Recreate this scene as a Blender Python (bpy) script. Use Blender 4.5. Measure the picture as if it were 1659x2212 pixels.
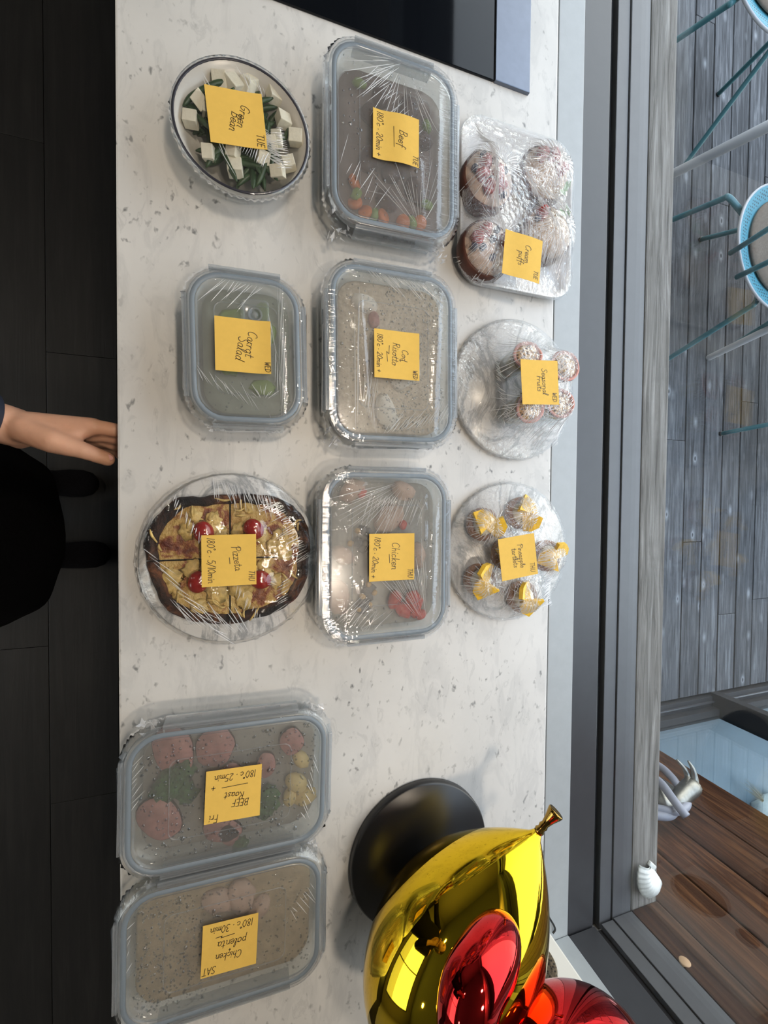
import bpy, bmesh, math, random
import numpy as np
from mathutils import Vector, Matrix, Euler, noise as mnoise
for o in list(bpy.data.objects):
    bpy.data.objects.remove(o)
S = bpy.context.scene
COL = S.collection
rnd = random.Random(7)
pi = math.pi

# ------------------------------------------------------------------ camera
# metres; camera above the origin, X along the worktop, Y towards the window, Z up
FPX = 880.77                       # focal length in pixels of the 1659 x 2212 frame
CAMZ = 1.61
RW = ((-0.00884141, 0.95188947, 0.306314),      # camera right
      (0.9997124, 0.00158537, 0.02392896),      # camera down
      (0.0222921, 0.30643747, -0.95162973))     # camera forward
cam_d = bpy.data.cameras.new('camera')
cam = bpy.data.objects.new('camera', cam_d)
COL.objects.link(cam)
cam_d.sensor_fit = 'VERTICAL'
cam_d.sensor_height = 24.0
cam_d.sensor_width = 18.0
cam_d.lens = FPX / 2212 * 24.0
cam_d.clip_start = 0.01
r, d, f = (Vector(v) for v in RW)
cam.matrix_world = Matrix(((r.x, -d.x, -f.x, 0), (r.y, -d.y, -f.y, 0), (r.z, -d.z, -f.z, CAMZ), (0, 0, 0, 1)))
S.camera = cam

# ------------------------------------------------------------------ sky, exposure
W = bpy.data.worlds.new('sky')
S.world = W
W.use_nodes = True
wn = W.node_tree
wn.nodes.clear()
w_out = wn.nodes.new('ShaderNodeOutputWorld')
w_bg = wn.nodes.new('ShaderNodeBackground')
w_tc = wn.nodes.new('ShaderNodeTexCoord')
w_sep = wn.nodes.new('ShaderNodeSeparateXYZ')
w_rmp = wn.nodes.new('ShaderNodeValToRGB')
e = w_rmp.color_ramp.elements
e[0].position = 0.0
e[0].color = (0.98, 0.94, 0.87, 1)
e[1].position = 1.0
e[1].color = (0.53, 0.68, 0.93, 1)
m_ = w_rmp.color_ramp.elements.new(0.35)
m_.color = (0.91, 0.92, 0.95, 1)
wn.links.new(w_tc.outputs['Generated'], w_sep.inputs[0])
wn.links.new(w_sep.outputs['Z'], w_rmp.inputs[0])
wn.links.new(w_rmp.outputs[0], w_bg.inputs[0])
w_bg.inputs[1].default_value = 3.3
wn.links.new(w_bg.outputs[0], w_out.inputs[0])
vs = S.view_settings
vs.view_transform = 'Standard'
vs.look = 'None'
vs.gamma = 1.0
vs.use_curve_mapping = False
vs.exposure = 0.42
try:
    S.cycles.transparent_max_bounces = 24
    S.cycles.max_bounces = 9
    S.cycles.caustics_reflective = False
    S.cycles.caustics_refractive = False
    S.cycles.sample_clamp_indirect = 4.0
except Exception:
    pass


# ------------------------------------------------------------------ pixel helpers
def ray(x, y):
    a, b = (x - 829.5) / FPX, (y - 1106) / FPX
    return Vector([RW[0][i] * a + RW[1][i] * b + RW[2][i] for i in range(3)])


def on(x, y, z):
    """point at height z under a pixel of the photograph"""
    q = ray(x, y)
    q = q * ((z - CAMZ) / q.z)
    return Vector((q.x, q.y, z))


# ------------------------------------------------------------------ materials
class NT:
    def __init__(s, name):
        s.m = bpy.data.materials.new(name)
        s.m.use_nodes = True
        s.t = s.m.node_tree
        s.t.nodes.clear()
        s.out = s.n('OutputMaterial')

    def n(s, kind, **kw):
        o = s.t.nodes.new('ShaderNode' + kind)
        for k, v in kw.items():
            if hasattr(o, k) and k not in o.inputs.keys():
                setattr(o, k, v)
            else:
                s.set(o, k, v)
        return o

    def set(s, node, key, v):
        i = node.inputs[key]
        if isinstance(v, bpy.types.NodeSocket):
            s.t.links.new(v, i)
        else:
            if isinstance(v, tuple) and len(v) == 3 and i.type == 'RGBA':
                v = v + (1,)
            i.default_value = v

    def coords(s, scale=(1, 1, 1), rot=(0, 0, 0), kind='Object'):
        tc = s.n('TexCoord')
        mp = s.n('Mapping')
        s.set(mp, 'Vector', tc.outputs[kind])
        mp.inputs['Scale'].default_value = scale
        mp.inputs['Rotation'].default_value = rot
        return mp.outputs[0]

    def noise(s, vec, scale=5, detail=4, rough=.5, dist=0.0):
        o = s.n('TexNoise')
        s.set(o, 'Vector', vec)
        for k, v in (('Scale', scale), ('Detail', detail), ('Roughness', rough), ('Distortion', dist)):
            o.inputs[k].default_value = v
        return o.outputs[0]

    def ramp(s, fac, stops):
        o = s.n('ValToRGB')
        s.set(o, 0, fac)
        el = o.color_ramp.elements
        while len(el) < len(stops):
            el.new(.5)
        for q, (p, c) in zip(el, stops):
            q.position = p
            q.color = (c, c, c, 1) if isinstance(c, (int, float)) else tuple(c) + (1,)
        return o.outputs[0]

    def mix(s, fac, a, b, blend='MIX'):
        o = s.n('MixRGB')
        o.blend_type = blend
        s.set(o, 0, fac)
        s.set(o, 1, a)
        s.set(o, 2, b)
        return o.outputs[0]

    def bump(s, h, strength=.3, dist=.002):
        o = s.n('Bump')
        s.set(o, 'Height', h)
        o.inputs['Strength'].default_value = strength
        o.inputs['Distance'].default_value = dist
        return o.outputs[0]

    def pbr(s, color, rough=.5, metal=0.0, normal=None, spec=.5, **kw):
        o = s.n('BsdfPrincipled')
        s.set(o, 'Base Color', color)
        s.set(o, 'Roughness', rough)
        s.set(o, 'Metallic', metal)
        s.set(o, 'Specular IOR Level', spec)
        if normal is not None:
            s.set(o, 'Normal', normal)
        for k, v in kw.items():
            s.set(o, k.replace('_', ' '), v)
        return o.outputs[0]

    def done(s, shader):
        s.t.links.new(shader, s.out.inputs[0])
        return s.m


def plain(name, color, rough=.5, metal=0.0, spec=.5, var=0.0, scale=20, bump=0.0, **kw):
    t = NT(name)
    c = color
    nrm = None
    if var or bump:
        nz = t.noise(t.coords(), scale, 5, .6)
        if var:
            dk = tuple(v * (1 - var) for v in color)
            lt = tuple(min(1, v * (1 + var)) for v in color)
            c = t.ramp(nz, [(.3, dk), (.7, lt)])
        if bump:
            nrm = t.bump(nz, bump, .003)
    return t.done(t.pbr(c, rough, metal, nrm, spec, **kw))


def thin(name, tint=(1, 1, 1), ior=1.45, body=0.0, body_col=(.8, .8, .8), bump=None, rough=.02, boost=1.0):
    """thin clear sheet: see-through with Fresnel reflection, and a milky share 'body'"""
    t = NT(name)
    nrm = bump(t) if bump else None
    f0 = ((ior - 1) / (ior + 1)) ** 2
    lw = t.n('LayerWeight')
    lw.inputs['Blend'].default_value = .5
    p5 = t.n('Math')
    p5.operation = 'POWER'
    t.set(p5, 0, lw.outputs['Facing'])
    p5.inputs[1].default_value = 5.0
    fr = t.n('Math')
    fr.operation = 'MULTIPLY_ADD'
    t.set(fr, 0, p5.outputs[0])
    fr.inputs[1].default_value = 1 - f0
    fr.inputs[2].default_value = f0
    tr = t.n('BsdfTransparent')
    t.set(tr, 'Color', tint)
    gl = t.n('BsdfGlossy')
    t.set(gl, 'Roughness', rough)
    t.set(gl, 'Color', (.95, .97, 1.0))
    if nrm is not None:
        t.set(lw, 'Normal', nrm)
        t.set(gl, 'Normal', nrm)
    base = tr.outputs[0]
    if body:
        df = t.n('BsdfDiffuse')
        t.set(df, 'Color', body_col)
        tl = t.n('BsdfTranslucent')
        t.set(tl, 'Color', body_col)
        m0 = t.n('MixShader')
        t.set(m0, 0, .4)
        t.t.links.new(df.outputs[0], m0.inputs[1])
        t.t.links.new(tl.outputs[0], m0.inputs[2])
        mb = t.n('MixShader')
        t.set(mb, 0, body)
        t.t.links.new(tr.outputs[0], mb.inputs[1])
        t.t.links.new(m0.outputs[0], mb.inputs[2])
        base = mb.outputs[0]
    mul = t.n('Math')
    mul.operation = 'MULTIPLY'
    mul.use_clamp = True
    t.set(mul, 0, fr.outputs[0])
    mul.inputs[1].default_value = boost
    mx = t.n('MixShader')
    t.t.links.new(mul.outputs[0], mx.inputs[0])
    t.t.links.new(base, mx.inputs[1])
    t.t.links.new(gl.outputs[0], mx.inputs[2])
    return t.done(mx.outputs[0])


M = {}


def mk_marble_top():
    t = NT('worktop_marble')
    v = t.coords()
    base = t.ramp(t.noise(v, 4, 6, .6), [(.25, (.56, .56, .55)), (.75, (.70, .695, .68))])
    # soft grey flecks in clusters
    n1 = t.noise(t.coords((1, 1.45, 1), (0, 0, .7)), 58, 2.5, .5, .25)
    n2 = t.noise(v, 7, 2, .5)
    gate = t.ramp(n2, [(.40, .15), (.60, 1)])
    sp = t.ramp(n1, [(.635, 0), (.74, .9)])
    c = t.mix(t.mix(1, sp, gate, 'MULTIPLY'), base, (.15, .155, .16))
    n3 = t.noise(t.coords((1, 2.6, 1), (0, 0, .75)), 9, 7, .62, .9)
    vein = t.ramp(n3, [(.50, 0), (.60, .22), (.70, .05)])
    c = t.mix(vein, c, (.36, .37, .38))
    n4 = t.noise(t.coords((1, 2.2, 1), (0, 0, .8)), 16, 5, .6, 1.0)
    v4 = t.ramp(n4, [(.61, 0), (.655, .22), (.70, 0)])
    c = t.mix(v4, c, (.27, .28, .29))
    return t.done(t.pbr(c, .38, 0, None, .4))


def mk_marble_plate():
    t = NT('plate_marble')
    v = t.coords()
    n = t.noise(v, 6, 7, .62, 1.6)
    vein = t.ramp(n, [(.44, 0), (.5, .75), (.54, 0)])
    n2 = t.noise(v, 22, 4, .6, 1.0)
    v2 = t.ramp(n2, [(.47, 0), (.5, .3), (.53, 0)])
    c = t.mix(vein, (.80, .80, .79), (.25, .27, .29))
    c = t.mix(v2, c, (.35, .36, .38))
    return t.done(t.pbr(c, .25))


def mk_wood(name, dark, mid, light, axis=0, knots=True, rough=.75, grain=9, bumpy=.5, kcol=(.62, .62, .62), spec=.10):
    t = NT(name)
    sc = [grain * 6] * 3
    sc[axis] = grain * .35
    oi = t.n('ObjectInfo')
    tc = t.n('TexCoord')
    add = t.n('VectorMath')
    add.operation = 'ADD'
    t.set(add, 0, tc.outputs['Object'])
    off = t.n('VectorMath')
    off.operation = 'SCALE'
    t.set(off, 0, (13.0, 7.0, 5.0))
    t.set(off, 'Scale', oi.outputs['Random'])
    t.set(add, 1, off.outputs[0])
    mp = t.n('Mapping')
    t.set(mp, 'Vector', add.outputs[0])
    mp.inputs['Scale'].default_value = sc
    n1 = t.noise(mp.outputs[0], 1, 6, .65, .8)
    c = t.ramp(n1, [(.28, dark), (.5, mid), (.74, light)])
    mp2 = t.n('Mapping')
    t.set(mp2, 'Vector', add.outputs[0])
    s2 = [26.0] * 3
    s2[axis] = 5.0
    mp2.inputs['Scale'].default_value = s2
    n2 = t.noise(mp2.outputs[0], 1, 3, .5)
    c = t.mix(t.ramp(n2, [(.3, 0), (.75, .55)]), c, tuple(v * .55 for v in mid))
    hv = t.n('HueSaturation')
    t.set(hv, 'Color', c)
    mr = t.n('MapRange')
    t.set(mr, 0, oi.outputs['Random'])
    mr.inputs[3].default_value = .78
    mr.inputs[4].default_value = 1.18
    t.set(hv, 'Value', mr.outputs[0])
    c = hv.outputs[0]
    if knots:
        vo = t.n('TexVoronoi')
        mp3 = t.n('Mapping')
        t.set(mp3, 'Vector', add.outputs[0])
        s3 = [9.0] * 3
        s3[axis] = 4.6
        mp3.inputs['Scale'].default_value = s3
        t.set(vo, 'Vector', mp3.outputs[0])
        vo.inputs['Scale'].default_value = 1.0
        ring = t.ramp(vo.outputs['Distance'], [(.045, .15), (.075, .9), (.12, .35), (.2, 0)])
        c = t.mix(ring, c, kcol)
        core = t.ramp(vo.outputs['Distance'], [(.03, .8), (.06, 0)])
        c = t.mix(core, c, dark)
    return t.done(t.pbr(c, rough, 0, t.bump(n1, bumpy, .002), spec))


def mk_film():
    def bp(t):
        a = t.noise(t.coords((1, 1, 1)), 24, 3, .55, .6)
        b = t.noise(t.coords((40, 5, 8), (0, 0, .5)), 6, 3, .6, 1.2)
        h = t.mix(.35, a, b)
        return t.bump(h, .35, .005)
    return thin('cling_film', (.985, .985, .985), 1.45, .015, (.9, .9, .9), bp, .02, 2.2)


def mk_film_drape():
    def bp(t):
        a = t.noise(t.coords((1, 1, 1)), 45, 5, .62, 2.2)
        b = t.noise(t.coords((1, 1, 1)), 160, 3, .6, 3.0)
        h = t.mix(.4, a, b)
        return t.bump(h, .9, .010)
    return thin('crumpled_cling_film', (.98, .98, .98), 1.45, .045, (.9, .9, .9), bp, .03, 1.8)


def setup_materials():
    M['top'] = mk_marble_top()
    M['plate'] = mk_marble_plate()
    M['deck'] = mk_wood('weathered_deck', (.020, .021, .023), (.080, .083, .090), (.19, .195, .205), 0, True, .8, 10, .8, (.24, .25, .265))
    M['clad'] = mk_wood('brown_cladding', (.010, .004, .002), (.060, .023, .010), (.19, .085, .034), 2, True, .55, 9, .6, (.22, .13, .065), .12)
    M['sill_wood'] = mk_wood('weathered_sill', (.055, .048, .042), (.20, .184, .166), (.36, .34, .315), 0, False, .85, 14, 1.0)
    M['jamb_wood'] = mk_wood('jamb_wood', (.014, .006, .003), (.060, .026, .013), (.15, .072, .034), 2, False, .55, 8, .4)
    M['floor'] = mk_wood('dark_floor', (.008, .008, .008), (.013, .0125, .012), (.020, .019, .018), 0, False, .5, 8, .25, spec=.3)
    M['reveal'] = plain('light_grey_aluminium', (.36, .39, .41), .42, .0, .5, .04, 40)
    M['frame'] = plain('dark_grey_frame', (.044, .046, .052), .36, .0, .5, .06, 30)
    M['frame2'] = plain('mid_grey_frame', (.105, .105, .110), .40, .0, .5, .06, 30)
    M['track'] = plain('dark_door_track', (.030, .031, .034), .6, 0, .08)
    M['dark'] = plain('black_rubber', (.006, .006, .007), .6)
    M['steel'] = plain('brushed_steel', (.15, .165, .20), .30, 1.0, .5, .05, 60)
    M['hob'] = plain('black_glass', (.004, .005, .007), .05, 0, .22)
    M['wall'] = plain('white_wall_paint', (.40, .39, .37), .9, 0, .3, .02, 8)
    M['ceil'] = plain('ceiling_paint', (.36, .36, .35), .9)
    M['facade'] = plain('facade_render', (.34, .33, .31), .9, 0, .3, .05, 6)
    M['cabinet'] = plain('cabinet_front', (.05, .05, .052), .45)
    M['pane'] = thin('window_glass', (.95, .97, .96), 1.5, 0, rough=.0, boost=.8)
    M['pane2'] = thin('door_glass', (.86, .92, .95), 1.55, 0, rough=.0, boost=1.7)
    M['dish'] = thin('dish_glass', (.95, .965, .955), 1.5, .03, (.8, .84, .82), None, .02, 1.2)
    M['lid'] = thin('lid_plastic', (.92, .93, .93), 1.48, .29, (.66, .65, .63), None, .16, .6)
    M['lid_edge'] = thin('lid_edge_plastic', (.85, .88, .90), 1.48, .26, (.78, .80, .82), None, .15, 1.0)
    M['gasket'] = plain('silicone_gasket', (.235, .29, .345), .42)
    M['drop'] = thin('water_drop', (.70, .71, .71), 1.4, 0, rough=.0, boost=5.0)
    M['film'] = mk_film()
    M['drape'] = mk_film_drape()
    M['crease'] = thin('film_crease', (.95, .95, .95), 1.45, .70, (.95, .96, .98), None, .06, 3.0)  # milky folded film, with extra white painted in for the wrinkle highlights
    M['note'] = plain('yellow_note_paper', (.74, .48, .105), .75, 0, .2, .03, 90)
    M['ink'] = plain('ink', (.012, .011, .012), .5)
    M['gold'] = plain('mirror_gold', (.80, .52, .022), .035, 1.0)
    M['bronze'] = plain('dark_gold', (.36, .22, .05), .12, 1.0)
    M['redm'] = plain('mirror_red', (.62, .022, .022), .04, 1.0)
    M['blackm'] = plain('satin_black', (.008, .008, .009), .35)
    M['white_p'] = plain('white_plastic', (.78, .76, .70), .45)
    t = NT('speaker_cone')
    vo = t.n('TexVoronoi')
    t.set(vo, 'Vector', t.coords())
    vo.inputs['Scale'].default_value = 230
    M['cone'] = t.done(t.pbr(t.ramp(vo.outputs['Distance'], [(.25, (.012, .01, .008)), (.55, (.15, .115, .07))]), .6, 0, t.bump(vo.outputs['Distance'], .6, .002)))
    M['cable'] = plain('black_cable', (.01, .01, .01), .5)
    M['porcelain'] = plain('white_ceramic', (.80, .80, .80), .2)
    M['bowl'] = plain('bowl_ceramic', (.62, .61, .57), .28)
    M['rim'] = plain('bowl_dark_rim', (.03, .03, .045), .3)
    M['feta'] = plain('feta', (.78, .75, .62), .7, 0, .3, .10, 60, .5)
    M['bean'] = plain('green_bean_skin', (.028, .060, .022), .4, 0, .5, .35, 40)
    t = NT('pizza_crust')
    n1 = t.noise(t.coords(), 30, 6, .7, .5)
    M['crust'] = t.done(t.pbr(t.ramp(n1, [(.44, (.008, .006, .006)), (.55, (.05, .020, .011)), (.72, (.26, .095, .035))]), .75, 0, t.bump(n1, 1.0, .012)))
    t = NT('pizza_topping')
    n1 = t.noise(t.coords(), 26, 5, .62, .7)
    n2 = t.noise(t.coords(), 120, 3, .6)
    c1 = t.ramp(n1, [(.36, (.10, .014, .008)), (.45, (.26, .075, .03)), (.50, (.52, .33, .10)), (.68, (.64, .47, .17))])
    M['topping'] = t.done(t.pbr(t.mix(t.ramp(n2, [(.35, .35), (.6, 0)]), c1, (.30, .15, .05)), .45, 0, t.bump(n2, .8, .006)))
    M['cheese'] = plain('melted_cheese', (.60, .43, .15), .45, 0, .5, .28, 110, .6)
    M['tomato'] = plain('tomato_skin', (.27, .012, .009), .12, 0, .6, .12, 30)
    M['pastry'] = plain('baked_pastry', (.23, .085, .025), .65, 0, .4, .35, 60, .6)
    M['choc'] = plain('dark_pastry', (.075, .024, .014), .6, 0, .4, .3, 50, .4)
    M['cream'] = plain('whipped_cream', (.80, .76, .62), .5, 0, .4, .04, 60, .3)
    M['custard'] = plain('berry_cream', (.62, .47, .38), .5, 0, .4, .22, 45, .4)
    M['sugar'] = plain('sugared_pastry_top', (.46, .33, .22), .8, 0, .3, .16, 55, .8)
    M['pineapple'] = plain('pineapple', (.80, .50, .045), .35, 0, .5, .2, 70, .6)
    M['straw'] = plain('strawberry', (.34, .028, .022), .3, 0, .5, .25, 90, .4)
    M['blue'] = plain('blueberry', (.028, .035, .085), .45, 0, .4, .3, 60)
    M['mint'] = plain('mint_leaf', (.10, .24, .03), .5, 0, .4, .2, 80)
    M['pf_skin'] = plain('passion_fruit_skin', (.10, .018, .028), .4, 0, .5, .3, 40)
    M['pf_rind'] = plain('passion_fruit_rind', (.62, .32, .28), .6, 0, .3, .1, 60)
    t = NT('passion_fruit_pulp')
    vo = t.n('TexVoronoi')
    t.set(vo, 'Vector', t.coords())
    vo.inputs['Scale'].default_value = 190
    M['pf_pulp'] = t.done(t.pbr(t.ramp(vo.outputs['Distance'], [(.25, (.02, .010, .006)), (.45, (.30, .14, .028)), (.75, (.46, .30, .10))]), .5, 0, t.bump(vo.outputs['Distance'], .4, .002)))
    M['fruit_mix'] = plain('diced_fruit', (.34, .22, .035), .35, 0, .5, .5, 50, .5)
    M['carrot'] = plain('carrot', (.56, .14, .018), .4, 0, .5, .15, 60)
    M['herb'] = plain('green_herbs', (.020, .085, .014), .6, 0, .4, .5, 90, .8)
    M['celery'] = plain('green_vegetable', (.17, .27, .05), .45, 0, .5, .2, 60)
    M['stew'] = plain('braised_beef', (.06, .026, .024), .45, 0, .5, .3, 40, .4)
    M['pink'] = plain('roast_beef_pink', (.37, .165, .145), .45, 0, .5, .3, 45, .5)
    M['meat_edge'] = plain('roast_beef_crust', (.05, .022, .014), .6, 0, .4, .3, 60)
    M['potato'] = plain('potato', (.62, .48, .19), .5, 0, .4, .12, 50)
    M['chicken'] = plain('cooked_chicken', (.52, .37, .29), .5, 0, .4, .15, 40, .3)
    M['cod'] = plain('cod_fillet', (.74, .70, .62), .5, 0, .4, .08, 40, .4)
    M['rice'] = plain('risotto', (.55, .47, .36), .5, 0, .4, .22, 110, .8)
    M['polenta'] = plain('polenta', (.42, .34, .22), .6, 0, .4, .18, 60, .6)
    M['sauce'] = plain('grey_sauce', (.27, .265, .235), .35, 0, .5, .15, 20, .2)
    M['broth'] = plain('broth', (.19, .15, .14), .25, 0, .5, .25, 25)
    M['salad'] = plain('salad_bed', (.235, .27, .225), .6, 0, .4, .16, 40, .4)
    M['pepper'] = plain('red_pepper', (.50, .035, .015), .3, 0, .5, .15, 40)
    M['olive'] = plain('black_olive', (.03, .028, .03), .35, 0, .5, .3, 60)
    M['chickpea'] = plain('chickpea', (.48, .30, .11), .5, 0, .4, .15, 60)
    M['skin'] = plain('skin', (.62, .34, .225), .5, 0, .4, .07, 30, .25, Subsurface_Weight=.08, Subsurface_Scale=.01)
    M['cloth'] = plain('black_knit', (.0045, .0045, .006), .95, 0, .1, .3, 200, .5)
    M['cuff'] = plain('navy_strap', (.022, .027, .045), .5)
    M['hair'] = plain('brown_hair', (.035, .02, .012), .5)
    M['eye'] = plain('eye_white', (.7, .7, .68), .2)
    M['ring'] = plain('silver_ring', (.75, .75, .76), .15, 1.0)
    M['teal'] = plain('teal_steel', (.045, .145, .165), .35, 0, .5)
    M['aqua'] = plain('aqua_seat', (.08, .27, .34), .5, 0, .4, .06, 60)
    t = NT('aqua_perforated')
    vo = t.n('TexVoronoi')
    t.set(vo, 'Vector', t.coords())
    vo.inputs['Scale'].default_value = 75
    vo.inputs['Randomness'].default_value = .15
    M['perf'] = t.done(t.pbr(t.ramp(vo.outputs['Distance'], [(.26, (.015, .05, .065)), (.33, (.075, .27, .34))]), .5))
    M['cushion'] = plain('taupe_cushion', (.17, .135, .105), .9, 0, .2, .1, 90, .3)
    M['lt_metal'] = plain('pale_grey_metal', (.46, .465, .48), .45)
    M['silver'] = plain('cast_silver', (.24, .235, .21), .38, 1.0, .5, .2, 60, .3)
    M['hose'] = plain('pale_hose', (.27, .28, .33), .45)
    M['shell'] = plain('sea_shell', (.74, .75, .72), .55, 0, .4, .12, 50)
    M['pampas'] = plain('dried_grass', (.55, .47, .34), .9)
    M['plug'] = plain('wood_plug', (.50, .32, .18), .6)
    M['room_floor'] = plain('pale_room_floor', (.24, .31, .36), .5, 0, .4, .05, 6)  # pale blue painted in for the bluish reflection in the door glass
    M['lamp'] = None
    t = NT('lamp_diffuser')
    em = t.n('Emission')
    t.set(em, 'Color', (1.0, .86, .70))
    em.inputs[1].default_value = 5
    M['lamp'] = t.done(em.outputs[0])


setup_materials()


# ------------------------------------------------------------------ mesh helpers
def put(name, me, mat=None, parent=None, loc=None):
    o = bpy.data.objects.new(name, me)
    COL.objects.link(o)
    if mat is not None and not me.materials:
        me.materials.append(mat)
    if parent is not None:
        o.parent = parent
    if loc is not None:
        o.location = loc
    return o


def mesh(name, vs_, fs, mat=None, parent=None, loc=None, smooth=True):
    me = bpy.data.meshes.new(name)
    me.from_pydata([tuple(v) for v in vs_], [], fs)
    me.update()
    if smooth:
        me.polygons.foreach_set('use_smooth', [True] * len(me.polygons))
    return put(name, me, mat, parent, loc)


def tag(o, label, cat, group=None, kind=None):
    o['label'] = label
    o['category'] = cat
    if group:
        o['group'] = group
    if kind:
        o['kind'] = kind
    return o


def empty(name, loc, label=None, cat=None, group=None, rz=0.0):
    o = bpy.data.objects.new(name, None)
    COL.objects.link(o)
    o.location = loc
    o.rotation_euler = (0, 0, rz)
    o.empty_display_size = .05
    if label:
        tag(o, label, cat, group)
    return o


class G:
    """collects vertices and faces"""

    def __init__(s):
        s.v = []
        s.f = []

    def add(s, vs_, fs):
        b = len(s.v)
        s.v += [tuple(v) for v in vs_]
        s.f += [tuple(i + b for i in q) for q in fs]
        return s

    def box(s, x0, x1, y0, y1, z0, z1):
        return s.add([(x0, y0, z0), (x1, y0, z0), (x1, y1, z0), (x0, y1, z0), (x0, y0, z1), (x1, y0, z1), (x1, y1, z1), (x0, y1, z1)],
                     [(0, 3, 2, 1), (4, 5, 6, 7), (0, 1, 5, 4), (1, 2, 6, 5), (2, 3, 7, 6), (3, 0, 4, 7)])

    def bbox(s, x0, x1, y0, y1, z0, z1, b=.004):
        """box with chamfered edges"""
        bm = bmesh.new()
        bmesh.ops.create_cube(bm, size=1)
        for v in bm.verts:
            v.co = Vector(((x0 + x1) / 2 + v.co.x * (x1 - x0), (y0 + y1) / 2 + v.co.y * (y1 - y0), (z0 + z1) / 2 + v.co.z * (z1 - z0)))
        bmesh.ops.bevel(bm, geom=list(bm.edges), offset=b, segments=2, affect='EDGES', profile=.6)
        bm.verts.index_update()
        s.add([v.co[:] for v in bm.verts], [[v.index for v in q.verts] for q in bm.faces])
        bm.free()
        return s

    def loft(s, loops, cap0=True, cap1=True, closed=True):
        n = len(loops[0])
        vs_ = [v for L in loops for v in L]
        fs = []
        for i in range(len(loops) - 1):
            for j in range(n if closed else n - 1):
                k = (j + 1) % n
                fs.append((i * n + j, i * n + k, (i + 1) * n + k, (i + 1) * n + j))
        if cap0:
            fs.append(tuple(reversed(range(n))))
        if cap1:
            fs.append(tuple(range((len(loops) - 1) * n, len(loops) * n)))
        return s.add(vs_, fs)

    def tube(s, pts, rad, n=8, cap=True):
        pts = [Vector(p) for p in pts]
        rads = rad if isinstance(rad, (list, tuple)) else [rad] * len(pts)
        loops = []
        up = Vector((0, 0, 1))
        prev = None
        for i, p in enumerate(pts):
            d_ = (pts[min(i + 1, len(pts) - 1)] - pts[max(i - 1, 0)]).normalized()
            if prev is None:
                a = d_.cross(up)
                if a.length < 1e-3:
                    a = d_.cross(Vector((1, 0, 0)))
                a.normalize()
            else:
                a = (prev - d_ * prev.dot(d_)).normalized()
            prev = a
            b = d_.cross(a)
            loops.append([p + (a * math.cos(2 * pi * k / n) + b * math.sin(2 * pi * k / n)) * rads[i] for k in range(n)])
        return s.loft(loops, cap, cap)

    def lathe(s, prof, n=32, c=(0, 0, 0)):
        loops = [[(c[0] + r_ * math.cos(2 * pi * k / n), c[1] + r_ * math.sin(2 * pi * k / n), c[2] + z) for k in range(n)] for r_, z in prof]
        return s.loft(loops, True, True)

    def open(s):
        s.f = [q for q in s.f if len(q) < 5]
        return s

    def ball(s, c, rx, ry=None, rz=None, n=12, m=8, rot=None):
        ry = ry or rx
        rz = rz or rx
        loops = []
        for i in range(1, m):
            a = -pi / 2 + pi * i / m
            L = []
            for k in range(n):
                q = Vector((rx * math.cos(a) * math.cos(2 * pi * k / n), ry * math.cos(a) * math.sin(2 * pi * k / n), rz * math.sin(a)))
                if rot is not None:
                    q = rot @ q
                L.append(Vector(c) + q)
            loops.append(L)
        b = len(s.v)
        s.loft(loops, False, False)
        p0, p1 = Vector((0, 0, -rz)), Vector((0, 0, rz))
        if rot is not None:
            p0, p1 = rot @ p0, rot @ p1
        e_ = len(s.v)
        s.v += [tuple(Vector(c) + p0), tuple(Vector(c) + p1)]
        for k in range(n):
            s.f.append((b + (k + 1) % n, b + k, e_))
            t_ = b + (m - 2) * n
            s.f.append((t_ + k, t_ + (k + 1) % n, e_ + 1))
        return s

    def make(s, name, mat, parent=None, loc=None, smooth=True):
        return mesh(name, s.v, s.f, mat, parent, loc, smooth)


def rr(w, h, r_, z, n=6, cx=0, cy=0):
    """rounded rectangle loop, counter-clockwise"""
    L = []
    for qx, qy, a0 in ((1, 1, 0), (-1, 1, pi / 2), (-1, -1, pi), (1, -1, 1.5 * pi)):
        for k in range(n + 1):
            a = a0 + pi / 2 * k / n
            L.append((cx + qx * (w / 2 - r_) + r_ * math.cos(a), cy + qy * (h / 2 - r_) + r_ * math.sin(a), z))
    return L


def catmull(P, n=5):
    P = [Vector(p) for p in P]
    if len(P) < 3:
        return P
    Q = [P[0] * 2 - P[1]] + P + [P[-1] * 2 - P[-2]]
    out = []
    for i in range(1, len(Q) - 2):
        a, b, c_, d_ = Q[i - 1:i + 3]
        for k in range(n):
            t = k / n
            out.append(.5 * ((2 * b) + (c_ - a) * t + (2 * a - 5 * b + 4 * c_ - d_) * t * t + (3 * b - a - 3 * c_ + d_) * t ** 3))
    out.append(P[-1])
    return out


def copy_tree(o, parent=None):
    c_ = o.copy()
    COL.objects.link(c_)
    c_.parent = parent
    for ch in o.children:
        copy_tree(ch, c_)
    return c_


def nz(x, y, z=0.0):
    return mnoise.noise(Vector((x, y, z)))


# ================================================================== SETTING
ZC = 0.92            # worktop height


def struct(o):
    o['kind'] = 'structure'
    return o


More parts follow.
